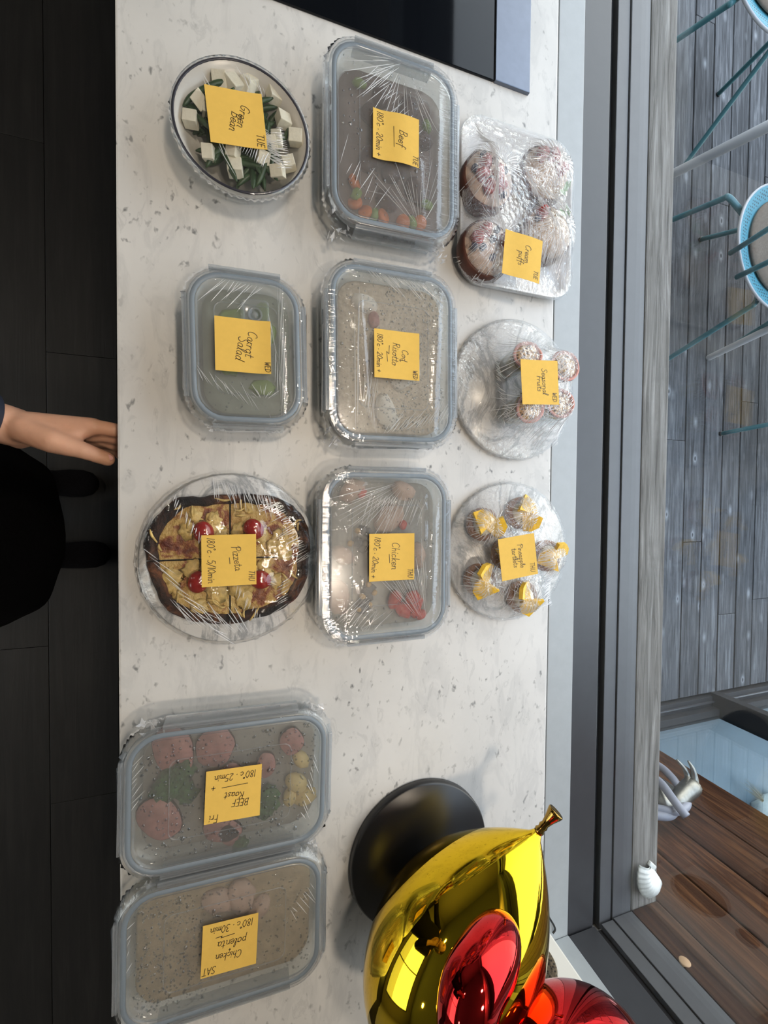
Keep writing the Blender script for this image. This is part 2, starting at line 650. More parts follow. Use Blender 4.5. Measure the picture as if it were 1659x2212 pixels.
def build_room():
    XL, XR, YF, YB, H = -3.2, 3.0, -3.6, .579, 2.65
    # floor with boards
    fl = struct(G().box(XL, XR, YF, YB, -.06, -.012).make('floor', M['dark'], smooth=False))
    w = .20
    y = -.6405 - w * 15
    while y < YB - .02:
        x = XL + rnd.uniform(-.2, 0) * 3
        while x < XR:
            ln = rnd.uniform(1.4, 2.2)
            x0, x1 = max(x, XL), min(x + ln, XR)
            y0, y1 = max(y + .0008, YF), min(y + w - .0008, YB)
            if x1 - x0 > .05 and y1 > y0:
                b = G().bbox(-(x1 - x0) / 2, (x1 - x0) / 2, -(y1 - y0) / 2, (y1 - y0) / 2, -.012, 0, .0012).make('floor_board', M['floor'], fl, ((x0 + x1) / 2 + .0, (y0 + y1) / 2, 0), False)
            x += ln + .001
        y += w
    struct(G().box(XL, XR, YF, YB + .3, H, H + .1).make('ceiling', M['ceil'], smooth=False))
    wl = struct(G().box(XL - .1, XL, YF - .1, YB + .3, 0, H).make('wall_left', M['wall'], smooth=False))
    # right wall and the wall behind the photographer, with openings for the other windows of the room
    struct(G().box(XR, XR + .1, YF - .1, YB + .3, 0, H).make('wall_right', M['wall'], smooth=False))
    g = G()
    x0, x1, z0, z1 = -1.6, 2.2, .25, 2.3
    g.box(XL, x0, YF - .1, YF, 0, H).box(x1, XR, YF - .1, YF, 0, H).box(x0, x1, YF - .1, YF, 0, z0).box(x0, x1, YF - .1, YF, z1, H)
    struct(g.make('wall_front', M['wall'], smooth=False))
    w2 = bpy.data.objects.new('window_2', None)
    COL.objects.link(w2)
    w2.location = ((x0 + x1) / 2, YF - .05, z0)
    struct(w2)
    for xa in (x0 + .03, (x0 + x1) / 2, x1 - .03):
        G().bbox(-.03, .03, -.04, .04, 0, z1 - z0).make('window_post', M['frame'], w2, (xa - (x0 + x1) / 2, 0, 0), False)
    for za in (.03, z1 - z0 - .03):
        G().bbox(-(x1 - x0) / 2, (x1 - x0) / 2, -.035, .035, -.03, .03).make('window_rail', M['frame'], w2, (0, 0, za), False)
    for sx in (-1, 1):
        G().box(-.93, .93, -.004, .004, .06, z1 - z0 - .06).make('glass_pane', M['pane'], w2, (sx * .95, 0, 0), False)
    # window wall
    g = G()
    WX0, WX1, WZ1 = -2.6, .925, 2.05
    g.box(XL, WX0, YB, .90, 0, H).box(WX1 + .02, XR, YB, .895, 0, H).box(WX0, WX1 + .02, YB, .90, WZ1, H).box(WX0, WX1 + .02, YB + .002, .90, 0, ZC - .06)
    struct(g.make('wall_back', M['wall'], smooth=False))
    # window 1: stepped profile in Y, run along the bottom, the head and both jambs
    w1 = bpy.data.objects.new('window_1', None)
    COL.objects.link(w1)
    w1.location = ((WX0 + WX1) / 2, .73, ZC)
    struct(w1)
    cx = (WX0 + WX1) / 2
    prof = [('inner_reveal', .5805, .6445, .000, 'reveal'), ('inner_frame', .6455, .7155, -.003, 'frame'), ('glazing_seal', .7165, .7335, -.016, 'dark'),
            ('outer_frame', .7345, .767, -.004, 'frame2'), ('outer_cover', .7685, .8215, -.001, 'frame2'), ('wood_sill', .8225, .8985, .001, 'sill_wood')]
    for nm, y0, y1, dz, mt in prof:
        bv = .0015 if mt != 'sill_wood' else .004
        L = WX1 - WX0
        G().bbox(-L / 2, L / 2 + .0195, y0 - .73, y1 - .73, -.058, dz, bv).make(nm, M[mt], w1, (0, 0, 0), mt == 'x')
        jm = 'jamb_wood' if mt == 'sill_wood' else mt
        jn = 'wood_jamb' if mt == 'sill_wood' else nm + '_jamb'
        hz = WZ1 - ZC
        # right jamb: faces -X
        G().bbox(-dz - .003, .02, y0 - .73, y1 - .73, 0, hz, bv).make(jn, M[jm], w1, (L / 2, 0, .0012), False)
        G().bbox(-.02, dz + .003, y0 - .73, y1 - .73, 0, hz, bv).make(jn, M[jm], w1, (-L / 2, 0, .0012), False)
        G().bbox(-L / 2, L / 2, y0 - .73, y1 - .73, 0, .058, bv).make(nm.replace('sill', 'head'), M[mt], w1, (0, 0, hz - .03 - dz), False)
    G().box(-(WX1 - WX0) / 2 + .004, (WX1 - WX0) / 2 - .004, -.008, -.002, -.014, WZ1 - ZC - .03).make('glass_pane', M['pane'], w1, None, False)
    # light plug in the wood of the jamb
    pl = G().lathe([(.0001, -.004), (.0105, -.004), (.0105, .0005), (.009, .0015), (.0001, .0015)], 20).make('wood_plug', M['plug'], w1)
    pl.rotation_euler = (0, -pi / 2, 0)
    pl.location = (.921 - cx, .832 - .73, 1.034 - ZC)
    return w1


build_room()


def build_outside():
    dk = struct(G().box(-4.2, 1.06, .93, 4.6, -.16, -.035).make('deck', M['dark'], smooth=False))
    pitch = .1441
    y0 = 2.2299 - 9 * pitch
    k = 0
    # joints seen in the photograph, by row
    joints = {10: [-1.665], 12: [-.60], 11: [-2.9, .62], 8: [-.35], 9: [-2.6, .2], 13: [-1.9, .55]}
    y = y0
    while y < 4.5:
        xs = [-4.2] + sorted(joints.get(k, [rnd.uniform(-3.4, -2.2), rnd.uniform(-1, .6)])) + [1.06]
        for a, b in zip(xs[:-1], xs[1:]):
            o = G().bbox(-(b - a) / 2 + .001, (b - a) / 2 - .001, -pitch / 2 + .0045, pitch / 2 - .0045, -.034, rnd.uniform(-.001, .001), .003).make('deck_board', M['deck'], dk, ((a + b) / 2, y + pitch / 2, 0), False)
        y += pitch
        k += 1
    # side wall outdoors: vertical brown boards then glazed doors
    sw = struct(G().box(1.05, 1.30, .90, 1.62, 0, 2.65).make('wall_side', M['facade'], smooth=False))
    ys = [.905, .994, 1.138, 1.284, 1.4285, 1.62]
    for a, b in zip(ys[:-1], ys[1:]):
        G().bbox(-.012, .018, -(b - a) / 2 + .003, (b - a) / 2 - .003, 0, 2.6, .003).make('cladding_board', M['clad'], sw, (1.032, (a + b) / 2, .02), False)
    gd = bpy.data.objects.new('window_3', None)
    COL.objects.link(gd)
    gd.location = (1.13, 2.5, 0)
    struct(gd)
    G().bbox(-.055, .06, -.88, 1.6, -.03, .012, .003).make('bottom_track', M['track'], gd, None, False)
    G().bbox(-.030, -.022, -.88, 1.6, .012, .022, .001).make('track_rib', M['frame'], gd, None, False)
    G().bbox(.0, .055, -.88, -.025, .012, .05, .003).make('door_rail', M['track'], gd, None, False)
    G().bbox(.0, .055, .03, 1.6, .012, .05, .003).make('door_rail', M['track'], gd, None, False)
    G().bbox(-.073, .055, -.025, .030, 0, 2.6, .003).make('door_post', M['track'], gd, None, False)
    G().box(.035, .043, -.88, -.02, .05, 2.55).make('glass_pane', M['pane2'], gd, None, False)
    G().box(.035, .043, .03, 1.6, .05, 2.55).make('glass_pane', M['pane2'], gd, None, False)
    G().bbox(-.05, .06, -.88, 1.6, 2.55, 2.65, .003).make('top_rail', M['track'], gd, None, False)
    # the room behind the glass doors
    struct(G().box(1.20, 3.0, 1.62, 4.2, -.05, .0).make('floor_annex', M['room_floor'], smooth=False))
    struct(G().box(3.0, 3.1, .9, 4.2, 0, 2.65).make('wall_annex', M['wall'], smooth=False))
    struct(G().box(1.05, 3.1, .9, 4.2, 2.66, 2.75).make('roof_annex', M['facade'], smooth=False))
    struct(G().box(-30, 30, -30, 30, -.4, -.2).make('ground', M['facade'], smooth=False))


build_outside()


# ------------------------------------------------------------------ worktop, cabinets, hob
def build_counter():
    g = G().bbox(-3.0, .953, -.1893, .5795, ZC - .03, ZC, .0035)
    wt = tag(g.make('worktop', M['top'], None, None, False), 'long pale marble worktop with grey flecks along the window', 'worktop')
    xs = [-3.0, -2.2, -1.4, -.6, .2, .94]
    descr = ['the one under the far end of the hob', 'below the middle of the hob', 'below the green bean bowl', 'in front of the standing person', 'below the two lidded boxes turned crosswise']
    for i, (a, b) in enumerate(zip(xs[:-1], xs[1:])):
        c = empty('base_cabinet', ((a + b) / 2, .22, 0), 'black base cabinet under the marble worktop, ' + descr[i], 'cabinet', 'base cabinets')
        w = (b - a) / 2 - .002
        G().box(-w, w, -.32, .355, .10, ZC - .032).make('body', M['cabinet'], c, None, False)
        G().box(-w, w, -.26, .34, 0, .10).make('plinth', M['dark'], c, None, False)
        d_ = G().bbox(-w + .002, w - .002, -.342, -.322, .11, ZC - .04, .002).make('door', M['cabinet'], c, None, False)
        G().bbox(-.09, .09, -.352, -.3425, ZC - .09, ZC - .08, .002).make('handle', M['steel'], d_, None, False)
    h = empty('induction_hob', (-1.3, .17, ZC), 'black glass induction hob set on the marble worktop', 'hob')
    G().bbox(-.5, .504, -.36, .2605, .0004, .0045, .0012).make('glass_top', M['hob'], h, None, False)
    tag(G().bbox(-1.8, -.795, .4315, .509, ZC, ZC + .007, .0015).make('steel_rail', M['steel'], None, None, False), 'flat brushed steel rail along the back edge of the black hob', 'rail')
    cb = empty('storage_cabinet', (1.25, .25, 0), 'low grey cabinet beside the end of the worktop', 'cabinet')
    G().bbox(-.28, .28, -.3, .32, 0, .80, .004).make('body', M['reveal'], cb, None, False)


build_counter()


def lamps():  # unseen ceiling lamps, added for warm fill light on worktop and room
    k = 0
    for x, y in ((-.40, .40), (.42, .40), (-1.3, -2.2), (1.2, -2.2)):
        l = empty('ceiling_spotlight', (x, y, 2.65), ['round recessed ceiling lamp above the hob end of the worktop', 'round recessed ceiling lamp above the balloon end of the worktop', 'round recessed ceiling lamp deep in the room, by the left wall', 'round recessed ceiling lamp deep in the room, by the right wall'][k], 'lamp', 'ceiling lamps')
        G().lathe([(.085, 0), (.09, -.006), (.10, -.006), (.10, 0)], 28).make('trim_ring', M['lt_metal'], l)
        G().lathe([(.0001, -.003), (.083, -.003), (.083, -.001), (.0001, -.001)], 28).make('diffuser', M['lamp'], l)
        a = bpy.data.lights.new('spot_light', 'AREA')
        a.shape = 'DISK'
        a.size = .16
        a.energy = 6.0 if y > 0 else 5.0
        a.color = (1.0, .84, .66)
        o = bpy.data.objects.new('spot_light', a)
        COL.objects.link(o)
        o.location = (x, y, 2.64)
        k += 1


lamps()
# ================================================================== HANDWRITING
GL = {
    'a': (5, [[(4, 4.2), (2.5, 5), (.8, 3.5), (.8, 1.2), (2.2, 0), (3.8, 1.5), (4, 4.5), (4, 1), (5, 0)]]),
    'c': (4.8, [[(4, 4.2), (2.4, 5), (.8, 3.2), (.9, 1), (2.5, 0), (4.4, 1)]]),
    'd': (5.2, [[(4, 4), (2.4, 5), (.8, 3.3), (1, .8), (2.4, 0), (4, 2), (4.4, 9.5), (4.2, 1), (5.2, 0)]]),
    'e': (4.6, [[(.8, 2.3), (4, 3), (3.2, 5), (1.4, 4.6), (.6, 2.4), (1.4, .3), (3, 0), (4.6, 1.2)]]),
    'f': (4, [[(4.2, 9), (3, 10), (2, 8), (2, -3)], [(.4, 5), (4, 5.2)]]),
    'h': (5, [[(1, 10), (1, 0)], [(1, 3.5), (2.8, 5), (4, 3.8), (4, 0)]]),
    'i': (2.2, [[(1, 5), (1, .6), (2, 0)], [(1.1, 7.2), (1.4, 7.6)]]),
    'k': (4.6, [[(1, 10), (1, 0)], [(4, 5.2), (1, 2.6), (4.2, 0)]]),
    'l': (2.8, [[(.6, 1), (2.6, 8), (2, 10), (1, 8), (1.2, 1), (2.4, 0)]]),
    'm': (6.8, [[(.8, 5), (.8, 0)], [(.8, 3.6), (2.2, 5), (3.2, 4), (3.2, 0)], [(3.2, 3.6), (4.6, 5), (5.8, 4), (5.8, .5), (6.6, 0)]]),
    'n': (5, [[(.8, 5), (.8, 0)], [(.8, 3.6), (2.4, 5), (3.8, 4), (3.8, .5), (4.8, 0)]]),
    'o': (5, [[(2.6, 5), (.8, 3.6), (.9, 1), (2.5, 0), (4.1, 1.3), (4, 3.8), (2.6, 5), (4.8, 4.4)]]),
    'p': (5, [[(1, 5), (1, -4.5)], [(1, 3.6), (2.6, 5), (4.2, 3.6), (4, 1), (2.4, 0), (1, 1)]]),
    'r': (3.8, [[(.8, 5), (.8, 0)], [(.8, 3.2), (2, 4.9), (3.6, 4.6)]]),
    's': (4.2, [[(3.6, 4.4), (2.2, 5), (1, 4), (2.4, 2.6), (3.6, 1.3), (2.2, 0), (.6, .8)]]),
    't': (3.8, [[(1.8, 8.5), (1.6, 1), (2.6, 0), (3.8, .8)], [(.2, 5.6), (3.6, 6)]]),
    'u': (5, [[(.8, 5), (.9, 1.2), (2.2, 0), (3.8, 1.6), (4, 5), (4, .8), (5, 0)]]),
    'z': (4.6, [[(.8, 5), (4, 5)], [(4, 5), (1, 0)], [(1, 0), (4.4, 0)]]),
    'A': (6, [[(.5, 0), (3, 10)], [(3, 10), (5.5, 0)], [(1.4, 3.6), (4.8, 3.6)]]),
    'B': (6, [[(1, 10), (1, 0)], [(.4, 9.6), (3.6, 10), (4.8, 8), (3.4, 5.6), (1.2, 5.2)], [(1.4, 5.2), (4, 5), (5.4, 2.6), (4, .4), (.6, 0)]]),
    'C': (6.4, [[(5.6, 8.6), (4, 10), (1.6, 8), (.8, 4.6), (1.8, 1), (4, 0), (5.8, 1.4)]]),
    'D': (6.2, [[(1, 10), (1, 0)], [(.6, 10), (4, 9), (5.6, 5.4), (4.2, 1.4), (.6, 0)]]),
    'E': (5.4, [[(4.6, 10), (1, 10)], [(1, 10), (1, 0)], [(1, 0), (4.8, 0)], [(1, 5.2), (4, 5.2)]]),
    'F': (5, [[(4.8, 10), (1, 10)], [(1, 10), (1, 0)], [(1, 5.4), (4, 5.4)]]),
    'G': (6.4, [[(5.6, 8.6), (3.8, 10), (1.4, 8), (.8, 4), (2.2, .6), (4.6, .8), (5.4, 4.2), (3.2, 4.2)]]),
    'H': (6.2, [[(1, 10), (1, 0)], [(5, 10), (5, 0)], [(1, 5), (5, 5)]]),
    'P': (5.6, [[(1.4, 9.6), (1, -1)], [(-.6, 7), (1.6, 10), (5, 9.6), (5.4, 7), (3.4, 5), (1.2, 5)]]),
    'R': (6, [[(1, 10), (1, 0)], [(.4, 9.4), (3.6, 10), (5, 8), (3.6, 5.6), (1.2, 5)], [(2, 5), (5.6, 0)]]),
    'S': (5.6, [[(5, 8.8), (3.2, 10), (1, 8.2), (2.4, 5.8), (4.8, 3.4), (3.6, .4), (1.4, 0), (.4, 1.4)]]),
    'T': (5.6, [[(0, 10), (5.4, 10)], [(2.7, 10), (2.7, 0)]]),
    'U': (6.2, [[(1, 10), (1, 2), (3, 0), (5, 2), (5, 10)]]),
    'W': (6.8, [[(.4, 10), (1.8, 0)], [(1.8, 0), (3.4, 7)], [(3.4, 7), (5, 0)], [(5, 0), (6.4, 10)]]),
    '0': (5.6, [[(2.8, 10), (.8, 7), (.8, 3), (2.6, 0), (4.8, 3), (4.8, 7), (2.8, 10)]]),
    '1': (2.8, [[(1.5, 10), (1.5, 0)]]),
    '2': (5.6, [[(.8, 8), (2.4, 10), (4.4, 8.4), (3.4, 4), (.8, 1), (2.2, .2), (5, .4)]]),
    '3': (5.4, [[(.8, 9.4), (3, 10), (4.4, 8), (2.4, 5.6), (4.6, 3.4), (3.4, .4), (.6, .6)]]),
    '5': (5.4, [[(4.6, 10), (1.4, 10)], [(1.4, 10), (1.2, 6), (3.6, 6), (4.8, 3.4), (3.2, .2), (.6, .6)]]),
    '8': (5.6, [[(4.4, 8.6), (2.6, 10), (1, 8.2), (2.6, 5.6), (4.8, 2.8), (2.8, 0), (.8, 2.6), (2.8, 5.6), (4.4, 8.6)]]),
    '/': (4.4, [[(4, 10.5), (0, -1.5)]]),
    '*': (2.6, [[(1.2, 10.8), (.2, 9.7), (1.2, 8.6), (2.2, 9.7), (1.2, 10.8)]]),
    '.': (2.4, [[(.8, 2.2), (1.3, 2.7)]]),
    '+': (5.4, [[(2.5, 6.5), (2.5, 1.5)], [(.2, 4), (4.8, 4)]]),
    ' ': (3, []),
}


def text_strokes(s, x, y, size, slant=.12, tilt=0.0, center=True):
    """single-stroke handwriting; size = cap height"""
    k = size / 10
    w = sum(GL[c][0] for c in s) * k * 1.06
    ox = -w / 2 if center else 0
    out = []
    for ch in s:
        for st in GL[ch][1]:
            P = []
            for px, py in st:
                u = ox + (px + py * slant) * k
                v = py * k
                P.append((x + u * math.cos(tilt) - v * math.sin(tilt), y + u * math.sin(tilt) + v * math.cos(tilt)))
            out.append(P)
        ox += GL[ch][0] * k * 1.06
    return out


NS = .076


def make_note(corners, z, lines, extra, label, up='Y', curl=.004, wav=0.0, group='yellow sticky notes'):
    P = [on(x, y, z) for x, y in corners]
    c = sum(P, Vector()) / 4
    ex = ((P[3] - P[0]) + (P[2] - P[1]))
    ang = math.atan2(ex.y, ex.x)
    if up == 'X':
        ey = ((P[1] - P[0]) + (P[2] - P[3])) * -1
        ang = math.atan2(ey.y, ey.x)

    def hgt(u, v):
        t = v / (NS / 2)
        h = .0012 + (curl * max(0, t - .35) ** 1.6 if curl > 0 else -curl * max(0, -t - .3) ** 1.6)
        return h + wav * math.sin(t * 3.0 + .6)
    n = empty('sticky_note', (c.x, c.y, z), label, 'note', group, ang)
    N = 14
    vs_, fs = [], []
    for i in range(N + 1):
        for j in range(N + 1):
            u, v = -NS / 2 + NS * j / N, -NS / 2 + NS * i / N
            vs_.append((u, v, hgt(u, v)))
    b = len(vs_)
    vs_ += [(x, y, h - .0002) for x, y, h in vs_]
    for i in range(N):
        for j in range(N):
            a = i * (N + 1) + j
            fs.append((a, a + 1, a + N + 2, a + N + 1))
            fs.append((b + a + N + 1, b + a + N + 2, b + a + 1, b + a))
    mesh('paper', vs_, fs, M['note'], n)
    g = G()
    st = []
    for txt, x, y, size, tilt in lines:
        st += text_strokes(txt, x * NS / 2, y * NS / 2, size * NS / 2, .14, tilt)
    for e_ in extra:
        st.append([(x * NS / 2, y * NS / 2) for x, y in e_])
    for s_ in st:
        Q = [Vector((p[0], p[1], 0)) for p in s_]
        Q = catmull(Q, 4) if len(Q) > 2 else [Q[0].lerp(Q[1], k / 4) for k in range(5)]
        w = .00042
        L, R_ = [], []
        for i, q in enumerate(Q):
            d_ = Q[min(i + 1, len(Q) - 1)] - Q[max(i - 1, 0)]
            d_.normalize() if d_.length > 1e-9 else None
            p = Vector((-d_.y, d_.x, 0)) * w
            e0 = q - d_ * w if i == 0 else (q + d_ * w if i == len(Q) - 1 else q)
            for S_, a in ((L, e0 + p), (R_, e0 - p)):
                S_.append((a.x, a.y, hgt(a.x, a.y) + .00025))
        m_ = len(Q)
        g.add(L + R_, [(i, m_ + i, m_ + i + 1, i + 1) for i in range(m_ - 1)])
    w_ = g.make('handwriting', M['ink'], n, None, False)
    w_['label'] = 'black pen handwriting'
    return n


# ================================================================== FOOD BOXES
def wrap_creases(parent, segs, zfun, rng, name='crease', w=(.0003, .0006), lift=.0003):
    """segs: list of (x0,y0,x1,y1); each a small raised fold of the film"""
    g = G()
    for x0, y0, x1, y1 in segs:
        a, b = Vector((x0, y0)), Vector((x1, y1))
        d_ = (b - a)
        if d_.length < 1e-5:
            continue
        p = Vector((-d_.y, d_.x)).normalized() * rng.uniform(*w)
        n = 5
        V = []
        for i in range(n + 1):
            t = i / n
            q = a.lerp(b, t) + p * rng.uniform(-.15, .15)
            k = math.sin(pi * min(1, max(0, t * .92 + .04)))
            z = zfun(q.x, q.y) + lift
            V += [(q.x + p.x * k, q.y + p.y * k, z), (q.x, q.y, z + .0009 * k + .0001), (q.x - p.x * k, q.y - p.y * k, z)]
        F = []
        for i in range(n):
            j = i * 3
            F += [(j, j + 1, j + 4, j + 3), (j + 1, j + 2, j + 5, j + 4)]
        g.add(V, F)
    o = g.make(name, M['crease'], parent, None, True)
    o['kind'] = 'stuff'
    return o


def fan(rng, cx, cy, a0, a1, r0, r1, n):
    """creases radiating from a gathered point"""
    out = []
    for k in range(n):
        a = a0 + (a1 - a0) * (k + rng.uniform(-.4, .4)) / max(1, n - 1)
        s = rng.uniform(.0, .35)
        ra = r0 + (r1 - r0) * s
        rb = r0 + (r1 - r0) * rng.uniform(.45, 1)
        out.append((cx + math.cos(a) * ra, cy + math.sin(a) * ra, cx + math.cos(a) * rb, cy + math.sin(a) * rb))
    return out


def make_box(name, c, LX, LY, rz, label, ndrops, seed, H=.066, creases=(), tuck=None, dropfun=None, vent=False, drop_r=(.0009, .0020)):
    """rectangular glass food box with a clip lid; local X is the long side"""
    rng = random.Random(seed)
    B = empty(name, (c[0], c[1], ZC), label, 'food box', 'lidded glass food boxes', rz)
    L, Wd = LX, LY
    t = .0035
    g = G()
    out = [rr(L - .058, Wd - .058, .028, .0), rr(L - .050, Wd - .050, .032, .004), rr(L - .022, Wd - .022, .040, H - .018), rr(L - .012, Wd - .012, .043, H - .014), rr(L - .012, Wd - .012, .043, H - .008)]
    inn = [rr(L - .020, Wd - .020, .040, H - .008), rr(L - .030, Wd - .030, .037, H - .018), rr(L - .058, Wd - .058, .028, .007), rr(L - .066, Wd - .066, .024, .005)]
    g.loft(out + inn, True, True)
    g.make('glass_dish', M['dish'], B)
    # lid: skirt and rim
    g = G()
    g.loft([rr(L - .002, Wd - .002, .047, H - .015), rr(L, Wd, .048, H - .012), rr(L, Wd, .048, H - .003), rr(L - .003, Wd - .003, .0465, H - .0005), rr(L - .007, Wd - .007, .0445, H),
            rr(L - .0085, Wd - .0085, .0437, H - .0012)], False, False)
    g.loft([rr(L - .0225, Wd - .0225, .037, H - .0012), rr(L - .0245, Wd - .0245, .036, H + .0002), rr(L - .028, Wd - .028, .034, H - .0004), rr(L - .030, Wd - .030, .033, H - .0035)], False, False)
    lid = g.make('lid', M['lid_edge'], B)
    G().loft([rr(L - .0085, Wd - .0085, .0437, H - .0012), rr(L - .012, Wd - .012, .042, H + .0002), rr(L - .019, Wd - .019, .0385, H + .0002), rr(L - .0225, Wd - .0225, .037, H - .0012)], False, False).make('gasket', M['gasket'], lid)
    pz = H - .0035
    G().loft([rr(L - .030, Wd - .030, .033, pz)], False, True).make('lid_panel', M['lid'], lid)
    e1, e2 = L * .60, Wd * .56
    ec = .012
    G().loft([rr(e1, e2, ec, pz + .0001), rr(e1 - .001, e2 - .001, ec, pz + .0010), rr(e1 - .0022, e2 - .0022, ec, pz + .0010), rr(e1 - .0032, e2 - .0032, ec, pz + .0001)], False, False).make('embossed_frame', M['lid_edge'], lid)
    if vent:
        v = G().loft([rr(.044, .040, .006, pz + .0002, 6, vent[0], vent[1]), rr(.042, .038, .006, pz + .0014, 6, vent[0], vent[1]), rr(.036, .032, .004, pz + .0014, 6, vent[0], vent[1]), rr(.034, .030, .004, pz + .0004, 6, vent[0], vent[1])], False, True)
        v.make('vent_tab', M['lid_edge'], lid)
        G().lathe([(.0105, 0), (.0105, .0012), (.009, .0016), (.0075, .0012), (.0075, 0), (.004, .0), (.003, .0014), (.0001, .0016)], 24, (vent[0], vent[1], pz + .0006)).make('vent_button', M['lid_edge'], lid)
    # four clips
    for sx, sy in ((1, 0), (-1, 0), (0, 1), (0, -1)):
        ln = (Wd * .62 if sx else L * .66) / 2
        ex = L / 2 if sx else Wd / 2
        q = G()
        for a, b, z0, z1 in ((ex - .0005, ex + .0018, H - .006, H - .0012), (ex + .0018, ex + .0058, H - .031, H - .0016)):
            if sx:
                q.bbox(*sorted((sx * a, sx * b)), -ln, ln, z0, z1, .0007)
            else:
                q.bbox(-ln, ln, *sorted((sy * a, sy * b)), z0, z1, .0007)
        for kk in (-.6, 0, .6):
            if sx:
                q.bbox(*sorted((sx * (ex + .0058), sx * (ex + .0068))), ln * kk - ln * .12, ln * kk + ln * .12, H - .020, H - .016, .0003)
            else:
                q.bbox(ln * kk - ln * .12, ln * kk + ln * .12, *sorted((sy * (ex + .0058), sy * (ex + .0068))), H - .020, H - .016, .0003)
        q.make('clip', M['lid_edge'], lid, None, False)
    # condensation
    if ndrops:
        g = G()
        k = 0
        tries = 0
        while k < ndrops and tries < ndrops * 12:
            tries += 1
            x, y = rng.uniform(-.5, .5) * (L - .04), rng.uniform(-.5, .5) * (Wd - .04)
            if dropfun and rng.random() > dropfun(x / L * 2, y / Wd * 2):
                continue
            if abs(x) > L / 2 - .04 and abs(y) > Wd / 2 - .04 and math.hypot(abs(x) - L / 2 + .045, abs(y) - Wd / 2 + .045) > .028:
                continue
            r_ = rng.uniform(*drop_r) * (1.7 if rng.random() < .06 else 1)
            n = 7
            V = [(x + r_ * math.cos(2 * pi * i / n), y + r_ * math.sin(2 * pi * i / n), pz + .0002) for i in range(n)]
            V += [(x + .72 * r_ * math.cos(2 * pi * i / n), y + .72 * r_ * math.sin(2 * pi * i / n), pz + .0002 + .45 * r_) for i in range(n)] + [(x, y, pz + .0002 + .62 * r_)]
            F = [(i, (i + 1) % n, n + (i + 1) % n, n + i) for i in range(n)] + [(n + i, n + (i + 1) % n, 2 * n) for i in range(n)]
            g.add(V, F)
            k += 1
        o = g.make('condensation', M['drop'], lid)
        o['kind'] = 'stuff'
    return B


def box_film(c, L, Wd, rz, label, seed, segs, H=.066, tuck=(), dip=.0016, ridge=()):
    """cling film stretched over a lidded box and gathered down its sides"""
    rng = random.Random(seed)
    F = empty('cling_film', (c[0], c[1], ZC), label, 'cling film', 'cling film over the food', rz)

    def zf(x, y):
        ex = max(0, 1 - (2 * x / (L - .02)) ** 4) * max(0, 1 - (2 * y / (Wd - .02)) ** 4)
        z = H + .0012 - dip * ex + .0007 * nz(x * 30, y * 30, seed) * ex
        for x0, y0, x1, y1, hh, ww in ridge:
            a, b, p = Vector((x0, y0)), Vector((x1, y1)), Vector((x, y))
            t = max(0, min(1, (p - a).dot(b - a) / (b - a).length_squared))
            dd = (p - a.lerp(b, t)).length
            z += hh * math.exp(-(dd / ww) ** 2) * ex
        return z
    nu, nv = 72, 56
    vs_, fs = [], []
    for i in range(nv + 1):
        for j in range(nu + 1):
            u, v = -1 + 2 * j / nu, -1 + 2 * i / nv
            # square to rounded rectangle
            x, y = u * L / 2, v * Wd / 2
            r_ = .048
            ax, ay = L / 2 - r_, Wd / 2 - r_
            if abs(x) > ax and abs(y) > ay:
                dx, dy = abs(x) - ax, abs(y) - ay
                m_ = max(dx, dy)
                h_ = math.hypot(dx, dy)
                k = m_ / h_ if h_ > 1e-6 else 1
                x, y = math.copysign(ax + dx * k, x), math.copysign(ay + dy * k, y)
            vs_.append((x, y, zf(x, y)))
    for i in range(nv):
        for j in range(nu):
            a = i * (nu + 1) + j
            fs.append((a, a + 1, a + nu + 2, a + nu + 1))
    mesh('film_top', vs_, fs, M['film'], F)
    # side skirt, wrinkled
    lp = rr(L, Wd, .048, 0, 22)
    rings = []
    for lv, (off, zz) in enumerate(((.0008, H + .0010), (.0066, H - .006), (.0075, H - .022), (.0005, H - .034), (-.020, .012), (-.026, .0025))):
        R_ = []
        for k, (x, y, _) in enumerate(lp):
            nrm = Vector((x / L, y / Wd, 0))
            cxx, cyy = max(-L / 2 + .048, min(L / 2 - .048, x)), max(-Wd / 2 + .048, min(Wd / 2 - .048, y))
            nrm = Vector((x - cxx, y - cyy, 0))
            nrm = nrm.normalized() if nrm.length > 1e-6 else Vector((0, 0, 0))
            wob = (.0028 * nz(k * .9, lv * 2.1, seed) + .0012 * (1 if k % 2 else -1)) * (lv > 0)
            R_.append((x + nrm.x * (off + wob), y + nrm.y * (off + wob), zz + (.0015 * nz(k * .7, lv, seed + 5) if 0 < lv < 5 else 0)))
        rings.append(R_)
    G().loft(rings, False, False).make('film_skirt', M['film'], F)
    lim = lambda v, h: max(-h / 2 + .012, min(h / 2 - .012, v))
    segs = [(lim(a, L), lim(b, Wd), lim(c_, L), lim(d_, Wd)) for a, b, c_, d_ in segs if abs(a) < L / 2 and abs(b) < Wd / 2 and abs(c_) < L / 2 and abs(d_) < Wd / 2]
    wrap_creases(F, segs, zf, rng)
    # crumpled tufts where the film is gathered
    if tuck:
        g = G()
        for x, y, s in tuck:
            for k in range(16):
                a = rng.uniform(0, 2 * pi)
                p = Vector((x + rng.uniform(-s, s), y + rng.uniform(-s, s) * .7, H - rng.uniform(.008, .045)))
                q = [p + Vector((rng.uniform(-1, 1), rng.uniform(-1, 1), rng.uniform(-.8, .8))) * s * .45 for _ in range(4)]
                g.add(q, [(0, 1, 2), (0, 2, 3)])
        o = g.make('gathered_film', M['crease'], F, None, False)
        o['kind'] = 'stuff'
    return F


